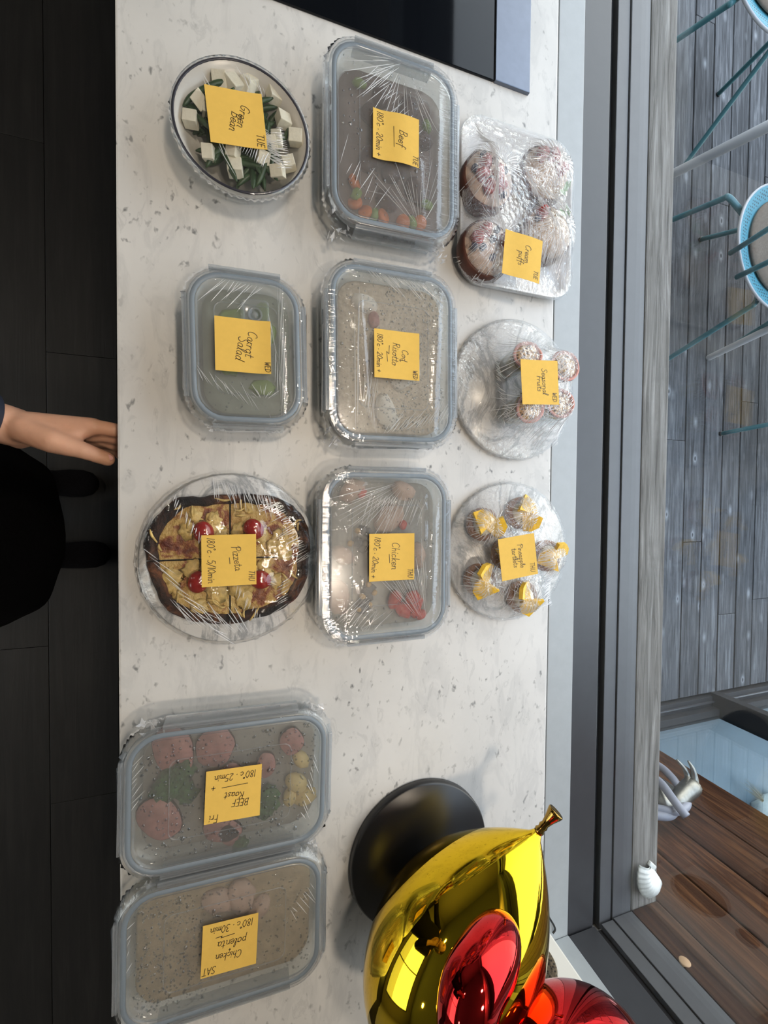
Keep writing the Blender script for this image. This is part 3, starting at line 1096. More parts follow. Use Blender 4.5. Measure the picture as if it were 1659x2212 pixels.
def lump(mat, name, c, r3, seed, amp=.25, rz=0.0, label=None, cat=None, group=None, n=12, m=8, freq=2.2, parent=None, flat=None):
    """irregular rounded piece of food"""
    g = G().ball((0, 0, 0), 1, 1, 1, n, m)
    V = []
    for v in g.v:
        q = Vector(v)
        k = 1 + amp * nz(q.x * freq + seed * 3.7, q.y * freq - seed, q.z * freq + seed * 1.3)
        V.append((q.x * r3[0] * k, q.y * r3[1] * k, max(q.z * r3[2] * k, -r3[2] * .8)))
    o = mesh(name, V, g.f, mat, parent, c)
    o.rotation_euler = (0, 0, rz)
    if label:
        tag(o, label, cat, group)
    return o


def bed(name, c, L, Wd, z0, z1, mat, label, cat, seed, rz=0.0, amp=.004, r_=.028):
    """layer of food filling the bottom of a box"""
    g = G()
    # sides follow the flare of the dish
    lp0 = rr(L, Wd, r_ + .006, z0, 5)
    k0, k1 = (1 - .028 / L, 1 - .028 / Wd)
    loops = [[(x * k0, y * k1, z0) for x, y, _ in lp0]]
    for sc, zz in ((.994, z1 - .003), (.97, z1), (.8, z1), (.6, z1), (.4, z1), (.2, z1)):
        loops.append([(x * sc, y * sc, zz + (amp * nz(x * sc * 45, y * sc * 45, seed) if zz >= z1 else 0)) for x, y, _ in lp0])
    g.loft(loops, True, True)
    o = g.make(name, mat, None, (c[0], c[1], ZC))
    o.rotation_euler = (0, 0, rz)
    return tag(o, label, cat, None, 'stuff')


def rowfan(rng, x0, y0, x1, y1, dx, dy, n, lmin, lmax):
    """parallel-ish creases starting along a line"""
    out = []
    for k in range(n):
        t = (k + rng.uniform(-.3, .3)) / n
        a = Vector((x0 + (x1 - x0) * t, y0 + (y1 - y0) * t))
        d_ = Vector((dx + rng.uniform(-.15, .15), dy + rng.uniform(-.15, .15))).normalized()
        l = rng.uniform(lmin, lmax)
        b = a + d_ * l
        out.append((a.x, a.y, b.x, b.y))
    return out


def boxes():
    R_ = random.Random(3)
    LX, LY = .279, .214
    H = .066
    # world placement of each box
    BEEF, COD, CHK, CAR, ROA, POL = (-.572, .216), (-.236, .217), (.085, .209), (-.221, -.008), (.423, -.028), (.643, -.035)
    make_box('food_box', BEEF, LX, LY, .010, 'lidded glass food box of beef stew with carrots, beside the black hob', 190, 11, H, dropfun=lambda u, v: 1 if v < .5 else .15)
    make_box('food_box', COD, LX, LY, .016, 'lidded glass food box of pale risotto, its lid densely misted with droplets', 900, 12, H, drop_r=(.0008, .0018), dropfun=lambda u, v: .35 + .65 * (v > -.2))
    make_box('food_box', CHK, .274, LY, .004, 'lidded glass food box showing red pepper pieces and olives inside', 75, 13, H, dropfun=lambda u, v: 1 if abs(u) > .6 else .25)
    make_box('food_box', CAR, .218, .159, .027, 'smaller square-cornered lidded glass food box with a grey-green salad', 60, 14, .062, vent=(-.052, .012), drop_r=(.0006, .0012), dropfun=lambda u, v: 1 if u > .3 else .1)
    make_box('food_box', ROA, .281, .207, pi / 2 - .02, 'lidded glass food box with pink roast beef and dark green herbs inside', 620, 15, H, drop_r=(.0009, .0022))
    make_box('food_box', POL, .281, .203, pi / 2 - .017, 'lidded glass food box of beige polenta, standing at the corner beyond the roast beef box', 800, 16, H, drop_r=(.0008, .0019), dropfun=lambda u, v: 1 if u < -.2 else .35)
    # film
    r1 = random.Random(21)
    sg = fan(r1, -.128, .012, -1.25, .6, .02, .12, 17) + fan(r1, -.13, .02, -2.0, -.9, .01, .10, 9) + fan(r1, .128, .04, pi - .5, pi + .9, .012, .12, 16) + rowfan(r1, -.11, -.03, -.03, .05, .75, -.62, 18, .02, .06) + rowfan(r1, .06, -.09, .12, -.03, -.85, .4, 8, .02, .06)
    box_film(BEEF, LX, LY, .010, 'cling film stretched over the beef box next to the hob', 31, sg, H, [(.135, -.09, .016), (.135, .09, .014)], ridge=[(-.12, .075, .13, .068, .0022, .006), (.02, .04, .12, .045, .0012, .004)])
    r1 = random.Random(22)
    sg = rowfan(r1, .08, -.055, .13, -.03, -1, .05, 16, .03, .09) + rowfan(r1, -.128, -.045, -.12, .06, .55, .6, 26, .012, .05) + rowfan(r1, .125, -.02, .10, .095, -.6, .5, 26, .015, .05) + [(-.10, -.058, .10, -.062), (-.09, -.060, .11, -.063), (-.06, -.066, .12, -.066)]
    box_film(COD, LX, LY, .016, 'cling film with a long fold over the misted risotto box', 32, sg, H, [(.132, -.10, .016), (-.12, .09, .014), (.12, .095, .014)], ridge=[(-.12, .078, .12, .066, .0022, .006), (-.09, -.058, .07, -.048, .0022, .004)])
    r1 = random.Random(23)
    sg = fan(r1, -.125, .035, -1.35, -.35, .02, .15, 20) + rowfan(r1, -.10, -.03, -.09, .07, .9, -.35, 24, .025, .055) + fan(r1, .128, .07, pi + .05, pi + .75, .02, .17, 22) + rowfan(r1, .10, -.085, .125, -.02, -.5, .45, 14, .02, .06)
    box_film(CHK, .274, LY, .004, 'cling film fanned into creases over the box with red pepper', 33, sg, H, [(-.13, -.04, .016), (.13, -.07, .014)], ridge=[(-.12, .085, .12, .075, .0022, .006), (-.1, .062, .08, .066, .001, .004)])
    r1 = random.Random(24)
    sg = rowfan(r1, -.095, -.03, -.09, .03, .55, -.55, 12, .015, .05) + [(-.10, .045 + .002 * k, .10, .046 + .0024 * k) for k in range(4)] + rowfan(r1, .05, -.06, .09, .02, -.75, -.5, 12, .015, .045) + rowfan(r1, -.06, .03, .06, .05, .95, .1, 10, .02, .05) + fan(r1, .075, .02, 2.2, 4.2, .005, .03, 10)
    box_film(CAR, .218, .159, .027, 'cling film with one long gathered fold over the salad box', 34, sg, .062, [(.10, .03, .012), (.105, -.05, .012)], ridge=[(-.1, .050, .1, .049, .0015, .003)])
    r1 = random.Random(25)
    sg = rowfan(r1, .10, -.05, .12, .05, .4, -.9, 10, .01, .03) + rowfan(r1, -.135, .0, -.13, .07, .7, .6, 8, .01, .03)
    box_film(ROA, .281, .207, pi / 2 - .02, 'cling film pulled smooth over the roast beef box', 35, sg, H, [(.12, .09, .014), (-.11, .095, .016)])
    r1 = random.Random(26)
    sg = rowfan(r1, .09, .02, .125, .06, .5, -.75, 8, .012, .03) + rowfan(r1, -.135, .0, -.13, .07, .7, .6, 5, .01, .02)
    box_film(POL, .281, .203, pi / 2 - .017, 'cling film pulled smooth over the polenta box', 36, sg, H, [(.12, .085, .016), (-.11, .09, .012)])

    # ---- contents
    def inside(c, rz, x, y):
        q = Matrix.Rotation(rz, 2) @ Vector((x, y))
        return (c[0] + q.x, c[1] + q.y)
    # beef stew
    bed('stew_broth', BEEF, LX - .034, LY - .034, .0072, .040, M['broth'], 'dark brown stew broth filling the box beside the hob', 'stew', 1, .010)
    k = 0
    for x, y, s in ((-.08, .03, .021), (-.05, -.035, .02), (-.01, .02, .022), (.02, -.04, .02), (.05, .04, .021), (-.035, .055, .017), (.03, .0, .02), (-.085, -.02, .018), (.078, -.01, .018)):
        p = inside(BEEF, .01, x, y)
        lump(M['stew'], 'beef_chunk', (p[0], p[1], ZC + .044), (s, s * .8, .012), k, .35, k * .9, 'brown braised beef chunk in the stew beside the hob', 'meat', 'beef chunks in the stew')
        k += 1
    for x, y in ((.092, -.062), (.103, -.045), (.101, .05), (.106, .02), (.104, -.015), (.060, -.063)):
        p = inside(BEEF, .01, x, y)
        o = G().lathe([(.0001, -.004), (.011, -.004), (.012, 0), (.011, .004), (.0001, .004)], 16).make('carrot_slice', M['carrot'], None, (p[0], p[1], ZC + .043))
        o.rotation_euler = (R_.uniform(-.5, .5), .5, R_.uniform(0, 6))
        tag(o, 'orange carrot slice showing through the side of the stew box', 'carrot', 'carrot slices in the stew')
    for x, y in ((.105, -.03), (.104, .035), (-.095, -.055), (.08, -.06), (-.06, .062), (.07, .062)):
        p = inside(BEEF, .01, x, y)
        lump(M['celery'], 'green_vegetable', (p[0], p[1], ZC + .045), (.012, .008, .006), k, .3, k, 'small green vegetable piece among the stew carrots', 'vegetable', 'green vegetables in the stew', 8, 6)
        k += 1
    # risotto with cod
    bed('risotto', COD, LX - .034, LY - .034, .0072, .046, M['rice'], 'creamy beige risotto under the densely misted lid', 'risotto', 2, .016)
    for x, y, s in ((.02, .025, .035), (.085, -.01, .030), (-.085, -.045, .024)):
        p = inside(COD, .016, x, y)
        lump(M['cod'], 'cod_fillet', (p[0], p[1], ZC + .047), (s, s * .62, .010), k, .25, k, 'white cod fillet lying on the risotto', 'fish', 'cod fillets')
        k += 1
    lump(M['pink'], 'onion_piece', (*inside(COD, .016, -.06, -.03), ZC + .050), (.014, .010, .006), 4, .3, 0, 'pinkish onion piece on the risotto', 'onion')
    # chicken with peppers and olives
    bed('vegetable_sauce', CHK, .274 - .034, LY - .034, .0072, .044, M['sauce'], 'grey vegetable sauce around the chicken and red pepper', 'sauce', 3, .004)

    def at_lid(px, py, z):
        q = on(px, py, ZC + z)
        return q
    for px, py, s in ((840, 1120, .030), (730, 1290, .028), (870, 1060, .022), (760, 1060, .024), (900, 1200, .022), (740, 1200, .02)):
        q = at_lid(px, py, .047)
        lump(M['chicken'], 'chicken_piece', q, (s, s * .7, .013), k, .3, k, 'pale cooked chicken piece in the box with red pepper', 'meat', 'chicken pieces with red pepper')
        k += 1
    for px, py, a, b in ((852, 1296, .016, .011), (893, 1302, .022, .016), (872, 1318, .018, .012), (908, 1327, .011, .009), (781, 1066, .009, .007), (870, 1133, .009, .007), (895, 1318, .016, .012)):
        q = at_lid(px, py, .052)
        lump(M['pepper'], 'red_pepper', q, (b, a, .007), k, .35, k * .7, 'bright red pepper piece pressed up under the clear lid', 'pepper', 'red pepper pieces')
        k += 1
    for px, py in ((783, 1145), (795, 1150), (772, 1172), (790, 1178), (786, 1185), (790, 1278), (797, 1288), (785, 1300), (793, 1308), (780, 1316), (800, 1272)):
        q = at_lid(px, py, .053)
        lump(M['olive'], 'black_olive', q, (.009, .009, .006), k, .4, k, 'dark olive piece pressed up under the clear lid', 'olive', 'dark olives in the chicken box', 8, 6)
        k += 1
    for px, py in ((773, 1147), (757, 1174), (796, 1262), (783, 1288), (808, 1280), (798, 1307), (776, 1316)):
        q = at_lid(px, py, .0545)
        lump(M['chickpea'], 'chickpea', q, (.0058, .0052, .0052), k, .15, k, 'small tan chickpea beside the dark olives', 'chickpea', 'chickpeas in the chicken box', 8, 6)
        k += 1
    # salad
    bed('carrot_salad', CAR, .218 - .034, .159 - .034, .0072, .043, M['salad'], 'grey-green dressed salad in the smaller food box', 'salad', 4, .027)
    for x, y in ((-.05, -.02), (-.03, .03), (.02, -.03), (.05, .02), (-.06, .02)):
        p = inside(CAR, .027, x, y)
        lump(M['celery'], 'salad_leaf', (*p, ZC + .045), (.018, .012, .003), k, .4, k, 'dull green leaf in the dressed salad', 'leaf', 'leaves in the salad')
        k += 1
    # roast beef
    bed('roast_gravy', ROA, .281 - .034, .207 - .034, .0072, .040, M['sauce'], 'grey gravy under the roast beef slices', 'gravy', 5, pi / 2 - .02)
    for px, py, a, b, an in ((375, 1620, .040, .026, .3), (465, 1612, .030, .028, 0), (345, 1765, .036, .026, .6), (480, 1790, .028, .018, 1.2), (630, 1600, .022, .018, .2), (495, 1800, .018, .013, .5), (500, 1680, .025, .02, .2), (575, 1650, .02, .014, 0)):
        q = on(px, py, ZC + .046)
        sl = empty('roast_beef_slice', q, 'pink roast beef slice with a browned edge under the misted lid', 'meat', 'roast beef slices', an)
        g = G()
        pr = [(.6, -.004), (1.0, -.003), (1.03, 0), (1.0, .003)]
        n = 20
        lp = [[(a * r_ * (1 + .12 * nz(math.cos(2 * pi * j / n) * 1.5, math.sin(2 * pi * j / n) * 1.5, k)) * math.cos(2 * pi * j / n), b * r_ * (1 + .12 * nz(math.cos(2 * pi * j / n) * 1.5, math.sin(2 * pi * j / n) * 1.5, k)) * math.sin(2 * pi * j / n), z) for j in range(n)] for r_, z in pr]
        g.loft(lp, True, False).make('browned_edge', M['meat_edge'], sl)
        G().loft([[(x * .985, y * .985, .003) for x, y, _ in lp[3]], [(x * .96, y * .96, .0042) for x, y, _ in lp[3]]], False, True).make('pink_centre', M['pink'], sl)
        k += 1
    for px, py, s in ((370, 1690, .026), (395, 1665, .018), (350, 1712, .015), (580, 1718, .018), (572, 1745, .017), (405, 1715, .016), (520, 1825, .012), (590, 1735, .012)):
        q = on(px, py, ZC + .050)
        lump(M['herb'], 'herb_bunch', q, (s * .9, s * .8, .007), k, .7, k, 'dark green bunch of chopped herbs under the roast beef lid', 'herbs', 'herb bunches on the roast beef', 18, 10, 3.6)
        k += 1
    for px, py, s in ((640, 1690, .020), (660, 1720, .018), (625, 1720, .015), (650, 1640, .016)):
        q = on(px, py, ZC + .046)
        lump(M['potato'], 'potato_piece', q, (s, s * .7, .010), k, .2, k, 'yellow potato piece beside the roast beef', 'potato', 'potato pieces')
        k += 1
    # polenta
    bed('polenta', POL, .281 - .034, .203 - .034, .0072, .046, M['polenta'], 'beige polenta filling the box at the corner', 'polenta', 6, pi / 2 - .017)
    for px, py, s in ((520, 1935, .028), (470, 1945, .024), (560, 1960, .02)):
        q = on(px, py, ZC + .050)
        lump(M['chicken'], 'chicken_piece', q, (s * .7, s, .010), k, .3, k, 'browned chicken piece lying on the polenta', 'meat', 'chicken pieces on the polenta')
        k += 1


boxes()


def notes():
    B = ZC + .068
    T20 = ('180*c . 20min +', -.02, -.80, .26, -.03)
    make_note([(442, 188), (564, 205), (574, 318), (459, 314)], ZC + .0665, [('Green', -.12, .10, .34, -.28), ('Bean', .12, -.22, .33, -.25), ('TUE', .70, .66, .26, -.02)], [], 'yellow note reading Green Bean on the bowl of feta', curl=.003)
    make_note([(806, 230), (904, 262), (903, 366), (806, 338)], B, [('Beef', 0, .10, .34, -.10), ('180*c . 20min +', -.02, -.84, .27, -.02), ('TUE', .74, .74, .22, -.02)], [[(-.42, -.12), (.40, -.10)]], 'yellow note reading Beef with a wavy lifted edge, by the hob', curl=.004, wav=.0022)
    make_note([(463, 683), (584, 694), (584, 810), (467, 802)], B - .004, [('Carrot', -.10, .13, .34, -.14), ('Salad', .10, -.22, .36, -.16), ('WED', .74, .78, .20, .02)], [], 'yellow note reading Carrot Salad', curl=.006)
    make_note([(807, 710), (905, 721), (905, 824), (808, 815)], B, [('Cod', -.02, .22, .28, -.06), ('+', .20, .06, .22, 0), ('Risotto', -.04, -.20, .30, -.06), ('180*c . 20min +', -.02, -.88, .24, -.02), ('WED', .76, .72, .19, .02)], [[(-.36, -.34), (-.02, -.36)], [(-.02, -.36), (-.10, -.46)], [(-.10, -.46), (.30, -.42)]], 'yellow note reading Cod and Risotto', curl=.003)
    make_note([(435, 1157), (553, 1154), (553, 1261), (437, 1268)], .9655, [('Pizzeta', -.05, .16, .30, .12), ('180*c . 5/10min', -.02, -.78, .27, .02), ('THU', .64, .72, .22, -.02)], [[(-.10, .0), (.14, .02)]], 'yellow note reading Pizzeta on the wrapped pizza', curl=.001)
    make_note([(797, 1152), (894, 1151), (894, 1252), (796, 1257)], B + .001, [('Chicken', -.05, .0, .34, -.02), ('180*c . 20min +', -.02, -.84, .26, -.10), ('THU', .72, .72, .21, .02)], [[(-.12, -.12), (.24, -.10)]], 'yellow note reading only Chicken, on the box with red pepper', curl=.004)
    make_note([(444, 1665), (567, 1648), (562, 1760), (440, 1782)], B + .001, [('BEEF', -.28, .24, .26, -.04), ('Roast', -.05, -.06, .28, -.10), ('180*c . 25min', -.05, -.80, .26, .02), ('+', .72, -.44, .28, 0), ('Fri', .66, .70, .28, 0)], [[(-.50, -.34), (.42, -.30)]], 'yellow note reading Beef Roast', up='X', curl=.001)
    make_note([(437, 2001), (559, 1971), (554, 2077), (433, 2111)], B, [('Chicken', .02, .26, .28, -.04), ('+', .0, .10, .16, 0), ('polenta', -.08, -.22, .32, -.04), ('180*c . 30min', -.05, -.84, .27, .02), ('SAT', .70, .66, .26, 0)], [[(-.14, -.42), (.34, -.38)], [(.34, -.38), (.30, -.44)], [(.30, -.44), (.52, -.42)]], 'yellow note reading Chicken and polenta', up='X', curl=.001)


notes()
# ================================================================== BOWL OF BEANS AND FETA
def drape_film(name_label, cx, cy, R0, zbase, bumps, seed, rim_z, nseg=96, nrad=44, smooth=26, group='cling film over the food', shape=None, creases=(), skirt=True, mat='drape', jag=.0012):
    """film laid over a plate: height field held up by 'bumps' (x, y, r, ztop), pulled down to the rim"""
    N = 96
    X = np.linspace(-R0 * 1.12, R0 * 1.12, N)
    gx, gy = np.meshgrid(X, X, indexing='ij')
    base = np.full((N, N), rim_z)
    hold = np.zeros((N, N), bool)
    for bx, by, br, bz in bumps:
        dd = np.hypot(gx - bx, gy - by)
        cap = bz - .25 * br * np.clip(dd / br, 0, 1) ** 2
        base = np.where(dd < br, np.maximum(base, cap), base)
        hold |= dd < br
    h = base.copy()
    out = np.hypot(gx, gy) > R0 * .985 if shape is None else ~shape(gx, gy)
    for it in range(260):
        q = h.copy()
        q[1:-1, 1:-1] = .25 * (h[2:, 1:-1] + h[:-2, 1:-1] + h[1:-1, 2:] + h[1:-1, :-2])
        h = np.where(hold, np.maximum(q, base), q)
        h = np.where(out, rim_z, h)
    h = np.where(out, rim_z, np.maximum(h, base))

    def zf(x, y):
        fx = (x / (R0 * 1.12) + 1) / 2 * (N - 1)
        fy = (y / (R0 * 1.12) + 1) / 2 * (N - 1)
        i, j = int(max(0, min(N - 2, fx))), int(max(0, min(N - 2, fy)))
        a, b = max(0, min(1, fx - i)), max(0, min(1, fy - j))
        return float((h[i, j] * (1 - a) + h[i + 1, j] * a) * (1 - b) + (h[i, j + 1] * (1 - a) + h[i + 1, j + 1] * a) * b)
    F = empty('cling_film', (cx, cy, zbase), name_label, 'cling film', group)
    return F, zf


def film_disc(F, zf, R0, mat, jag, seed, skirt, n=110, m=46):
    vs_ = [(0, 0, zf(0, 0) + .001)]
    fs = []
    for i in range(1, m + 1):
        r_ = R0 * i / m
        for k in range(n):
            a = 2 * pi * k / n
            x, y = r_ * math.cos(a), r_ * math.sin(a)
            vs_.append((x, y, zf(x, y) + .001 + jag * nz(x * 140, y * 140, seed) * min(1, (m - i) / 4)))
    for k in range(n):
        fs.append((0, 1 + k, 1 + (k + 1) % n))
    for i in range(m - 1):
        for k in range(n):
            a, b = 1 + i * n + k, 1 + i * n + (k + 1) % n
            fs.append((a, a + n, b + n, b))
    base = 1 + (m - 1) * n
    if skirt:
        for lv, (dr, dz) in enumerate(skirt):
            st = len(vs_)
            for k in range(n):
                a = 2 * pi * k / n
                w = .0014 * (1 if k % 2 else -1) + .002 * nz(k * .5, lv, seed)
                vs_.append(((R0 + dr + w) * math.cos(a), (R0 + dr + w) * math.sin(a), dz))
            for k in range(n):
                fs.append((base + k, st + k, st + (k + 1) % n, base + (k + 1) % n))
            base = st
    return mesh('film_sheet', vs_, fs, mat, F)


def bowl():
    c = Vector((-.535, -.014, ZC))
    R0 = .0925
    b = empty('salad_bowl', c, 'round pale bowl with a thin dark rim, holding feta and green beans', 'bowl')
    g = G()
    g.lathe([(.035, 0), (.040, .001), (.062, .012), (.083, .038), (R0 - .001, .060), (R0 - .003, .0605), (.079, .038), (.058, .015), (.038, .006), (.0001, .005)], 56)
    g.make('bowl_body', M['bowl'], b)
    g = G()
    g.lathe([(R0 - .0032, .0600), (R0 - .0008, .0597), (R0 + .0004, .0607), (R0 - .0016, .0618), (R0 - .0032, .0612), (R0 - .0032, .0600)], 72)
    n_ = 72
    g.f = [q for q in g.f if len(q) == 4]
    g.make('rim', M['rim'], b)
    r1 = random.Random(5)
    # feta cubes at the places seen in the photograph
    px = [(475, 170), (505, 184), (540, 175), (533, 192), (592, 203), (432, 217), (449, 235), (411, 253), (452, 330), (503, 325), (508, 363), (568, 342), (612, 260), (598, 300), (625, 348), (600, 370), (585, 312), (480, 245), (520, 250), (545, 270), (500, 280), (640, 292)]
    for i, (x, y) in enumerate(px):
        z = ZC + .052 + r1.uniform(-.004, .004)
        q = on(x, y, z)
        d_ = Vector((q.x - c.x, q.y - c.y))
        if d_.length > .068:
            z -= .004
        s = r1.uniform(.0088, .0108)
        o = G().bbox(-s, s, -s * r1.uniform(.75, 1.0), s * r1.uniform(.75, 1.0), -s * .8, s * .8, .0012).make('feta_cube', M['feta'], None, (q.x, q.y, z), False)
        o.rotation_euler = (r1.uniform(-.5, .5), r1.uniform(-.5, .5), r1.uniform(0, pi))
        tag(o, 'white feta cube among the green beans in the bowl', 'feta', 'feta cubes')
    for i in range(84):
        a = r1.uniform(0, 2 * pi)
        rr_ = r1.uniform(.0, .066)
        ang = r1.uniform(0, pi)
        z = ZC + .028 + .018 * (i / 84) + .011 * (rr_ / .066)
        p = Vector((c.x + rr_ * math.cos(a), c.y + rr_ * math.sin(a), z))
        ln = r1.uniform(.030, .046)
        d_ = Vector((math.cos(ang), math.sin(ang), r1.uniform(-.1, .25)))
        # keep inside the bowl
        for sgn in (1, -1):
            e_ = p + d_ * ln * sgn
            k = math.hypot(e_.x - c.x, e_.y - c.y)
            if k > .078:
                p -= d_ * sgn * (k - .078)
        bend = Vector((-d_.y, d_.x, .15)) * r1.uniform(-.010, .010)
        pts = catmull([p - d_ * ln, p - d_ * ln * .45 + bend * .8, p + d_ * ln * .45 + bend * .8, p + d_ * ln], 4)
        pts = [v - p for v in pts]
        n = len(pts)
        rad = [.0042 * (1 - abs(2 * k / (n - 1) - 1) ** 4 * .75) for k in range(n)]
        o = G().tube(pts, rad, 7).make('green_bean', M['bean'], None, p)
        tag(o, 'dark green bean lying among the feta cubes', 'green bean', 'green beans in the bowl')
    bm = [(on(x, y, ZC + .062).x - c.x, on(x, y, ZC + .062).y - c.y, .012, .064) for x, y in px]
    F, zf = drape_film('cling film pulled tight over the bowl of feta and beans', c.x, c.y, R0 + .001, ZC, bm, 3, .0625)
    film_disc(F, zf, R0 + .001, M['film'], .0004, 3, [(.002, .058), (.001, .050), (-.008, .040)])
    rg = random.Random(8)
    segs = rowfan(rg, .0, .035, .05, .062, -.25, -.9, 26, .012, .04) + rowfan(rg, -.01, .055, .045, .07, .15, -.95, 20, .01, .03) + rowfan(rg, .03, -.02, .055, .03, -.85, .3, 16, .01, .035) + rowfan(rg, -.06, -.055, .05, -.03, .85, .35, 9, .03, .05) + rowfan(rg, -.08, -.01, -.06, .03, .7, .3, 7, .01, .03)
    wrap_creases(F, segs, zf, rg, w=(.00045, .0009), lift=.0022)


bowl()


# ================================================================== MARBLE PLATES
def marble_plate(c, label, R0=.131):
    p = G().lathe([(.0001, 0), (R0 - .004, 0), (R0, .003), (R0, .011), (R0 - .003, .014), (.0001, .014)], 64).make('marble_plate', M['plate'], None, (c[0], c[1], ZC))
    p.rotation_euler = (0, 0, rnd.uniform(0, 6))
    return tag(p, label, 'plate', 'round marble plates')


def pizza():
    C = on(492, 1205, ZC + .014)
    c = Vector((.089, -.029))
    marble_plate(c, 'round white marble plate under the pizza')
    zp = ZC + .0145
    # outline of the pizza traced about its centre cut, as world offsets
    ctr = on(497, 1206, zp + .008)
    outline = [(665, 1205), (668, 1160), (645, 1105), (605, 1080), (545, 1070), (497, 1070), (440, 1076), (380, 1078), (352, 1105), (330, 1130), (312, 1180), (318, 1206), (325, 1240), (338, 1270), (358, 1310), (400, 1335), (450, 1343), (497, 1346), (545, 1335), (600, 1318), (640, 1290), (660, 1250)]
    pol = []
    for x, y in outline:
        q = on(x, y, zp + .010) - ctr
        pol.append((math.atan2(q.y, q.x), math.hypot(q.x, q.y)))
    pol.sort()
    A = [p[0] for p in pol]
    Rr = [p[1] for p in pol]

    def rad(a):
        a = (a + pi) % (2 * pi) - pi
        return float(np.interp(a, [A[-1] - 2 * pi] + A + [A[0] + 2 * pi], [Rr[-1]] + Rr + [Rr[0]])) * (1 + .018 * nz(math.cos(a) * 9, math.sin(a) * 9, 2))
    names = ['pizza slice with a cherry tomato, nearest the window and the hob', 'pizza slice with a cherry tomato, nearest the room and the hob', 'pizza slice with a cherry tomato, nearest the room and the roast beef box', 'pizza slice with a cherry tomato, nearest the window and the balloon']
    rg = random.Random(14)
    for qd in range(4):
        a0 = qd * pi / 2
        lab = {0: names[3], 1: names[0], 2: names[1], 3: names[2]}[qd]
        ca, sa = math.cos(a0 + pi / 4), math.sin(a0 + pi / 4)
        sl = empty('pizza_slice', (ctr.x + ca * .0018, ctr.y + sa * .0018, zp), lab, 'pizza', 'pizza slices')
        n = 22

        def P(a, k, z):
            # keep the cut edges straight
            R_ = rad(a) * k
            return (R_ * math.cos(a), R_ * math.sin(a), z)
        An = [a0 + (pi / 2) * i / n for i in range(n + 1)]
        # dough with raised charred edge
        prof = [(.0, .0), (.96, .0), (1.0, .004), (1.0, .010), (.965, .0155), (.91, .0165), (.86, .0125), (.84, .008)]
        V, Fc = [], []
        for k, z in prof:
            for a in An:
                j = .0022 * nz(math.cos(a) * 14 + k * 9, math.sin(a) * 14, qd) if k > .8 else 0
                V.append(P(a, k + j * 3, z + (j if z > 0 else 0)))
        for i in range(len(prof) - 1):
            for j in range(n):
                b = i * (n + 1) + j
                Fc.append((b, b + 1, b + n + 2, b + n + 1))
        V.append((0, 0, .008))
        last = (len(prof) - 1) * (n + 1)
        for e_ in (0, n):
            Fc.append(tuple([e_ + i * (n + 1) for i in range(len(prof))] + [len(V) - 1]))
        mesh('crust', V, Fc, M['crust'], sl)
        # sauce and cheese
        V, Fc = [], []
        m = 16
        for i in range(m + 1):
            k = .885 * i / m
            for a in An:
                x, y, _ = P(a, k, 0)
                z = .0098 + .0032 * nz(x * 90, y * 90, 3) + .0018 * nz(x * 260, y * 260, 1)
                if i == m:
                    z = .0085
                V.append((x, y, z))
        for i in range(m):
            for j in range(n):
                b = i * (n + 1) + j
                Fc.append((b, b + n + 1, b + n + 2, b + 1))
        mesh('topping', V, Fc, M['topping'], sl)
        # lumps and strands of melted cheese
        for i in range(7):
            a = a0 + rg.uniform(.15, pi / 2 - .15)
            k = rg.uniform(.25, .82)
            x, y, _ = P(a, k, 0)
            s = rg.uniform(.006, .013)
            g = G().ball((0, 0, 0), 1, 1, 1, 16, 8)
            Vv = []
            for v in g.v:
                q = Vector(v)
                kk = 1 + .8 * nz(q.x * 2.2 + i * 1.7, q.y * 2.2 + qd * 3, q.z * 2)
                Vv.append((x + q.x * s * kk * 1.5, y + q.y * s * kk * 1.2, .0104 + q.z * .0026 * kk))
            mesh('cheese_patch', Vv, g.f, M['cheese'], sl)
        for i in range(7):
            a = a0 + rg.uniform(.1, pi / 2 - .1)
            x, y, _ = P(a, rg.uniform(.55, .93), 0)
            d_ = rg.uniform(0, 2 * pi)
            L = rg.uniform(.005, .012)
            pts = catmull([(x - L * math.cos(d_), y - L * math.sin(d_), .0145), (x + rg.uniform(-.003, .003), y + rg.uniform(-.003, .003), .0165), (x + L * math.cos(d_), y + L * math.sin(d_), .0150)], 3)
            G().tube(pts, [.0010, .0014, .0018, .0019, .0018, .0014, .0010][:len(pts)], 6).make('cheese_shred', M['cheese'], sl)
    for x, y, a in ((440, 1150, .3), (548, 1143, .6), (428, 1257, -.2), (562, 1252, 1.2)):
        q = on(x, y, zp + .0165)
        o = G().ball((0, 0, 0), .0172, .0145, .0125, 22, 14).make('cherry_tomato', M['tomato'], None, q)
        o.rotation_euler = (0, .1, a)
        lb = {440: 'cherry tomato on the pizza slice nearest the room and the hob', 548: 'cherry tomato on the pizza slice nearest the window and the hob', 428: 'cherry tomato on the pizza slice nearest the room and the roast beef box', 562: 'cherry tomato on the pizza slice nearest the window and the balloon'}[x]
        tag(o, 'glossy red ' + lb, 'tomato', 'cherry tomatoes on the pizza')
    bm = []
    for a in [2 * pi * i / 24 for i in range(24)]:
        for k in (.85, .5, .2):
            bm.append((ctr.x - c.x + rad(a) * k * math.cos(a), ctr.y - c.y + rad(a) * k * math.sin(a), .022, .0325 if k > .8 else .030))
    for x, y in ((440, 1150), (548, 1143), (428, 1257), (562, 1252)):
        q = on(x, y, ZC + .0385)
        bm.append((q.x - c.x, q.y - c.y, .015, .0450))
    F, zf = drape_film('crinkled cling film over the pizza on its marble plate', c.x, c.y, .133, ZC, bm, 6, .0155)
    film_disc(F, zf, .133, M['film'], .0007, 6, [(.0015, .012), (.001, .004), (-.008, .0012)])
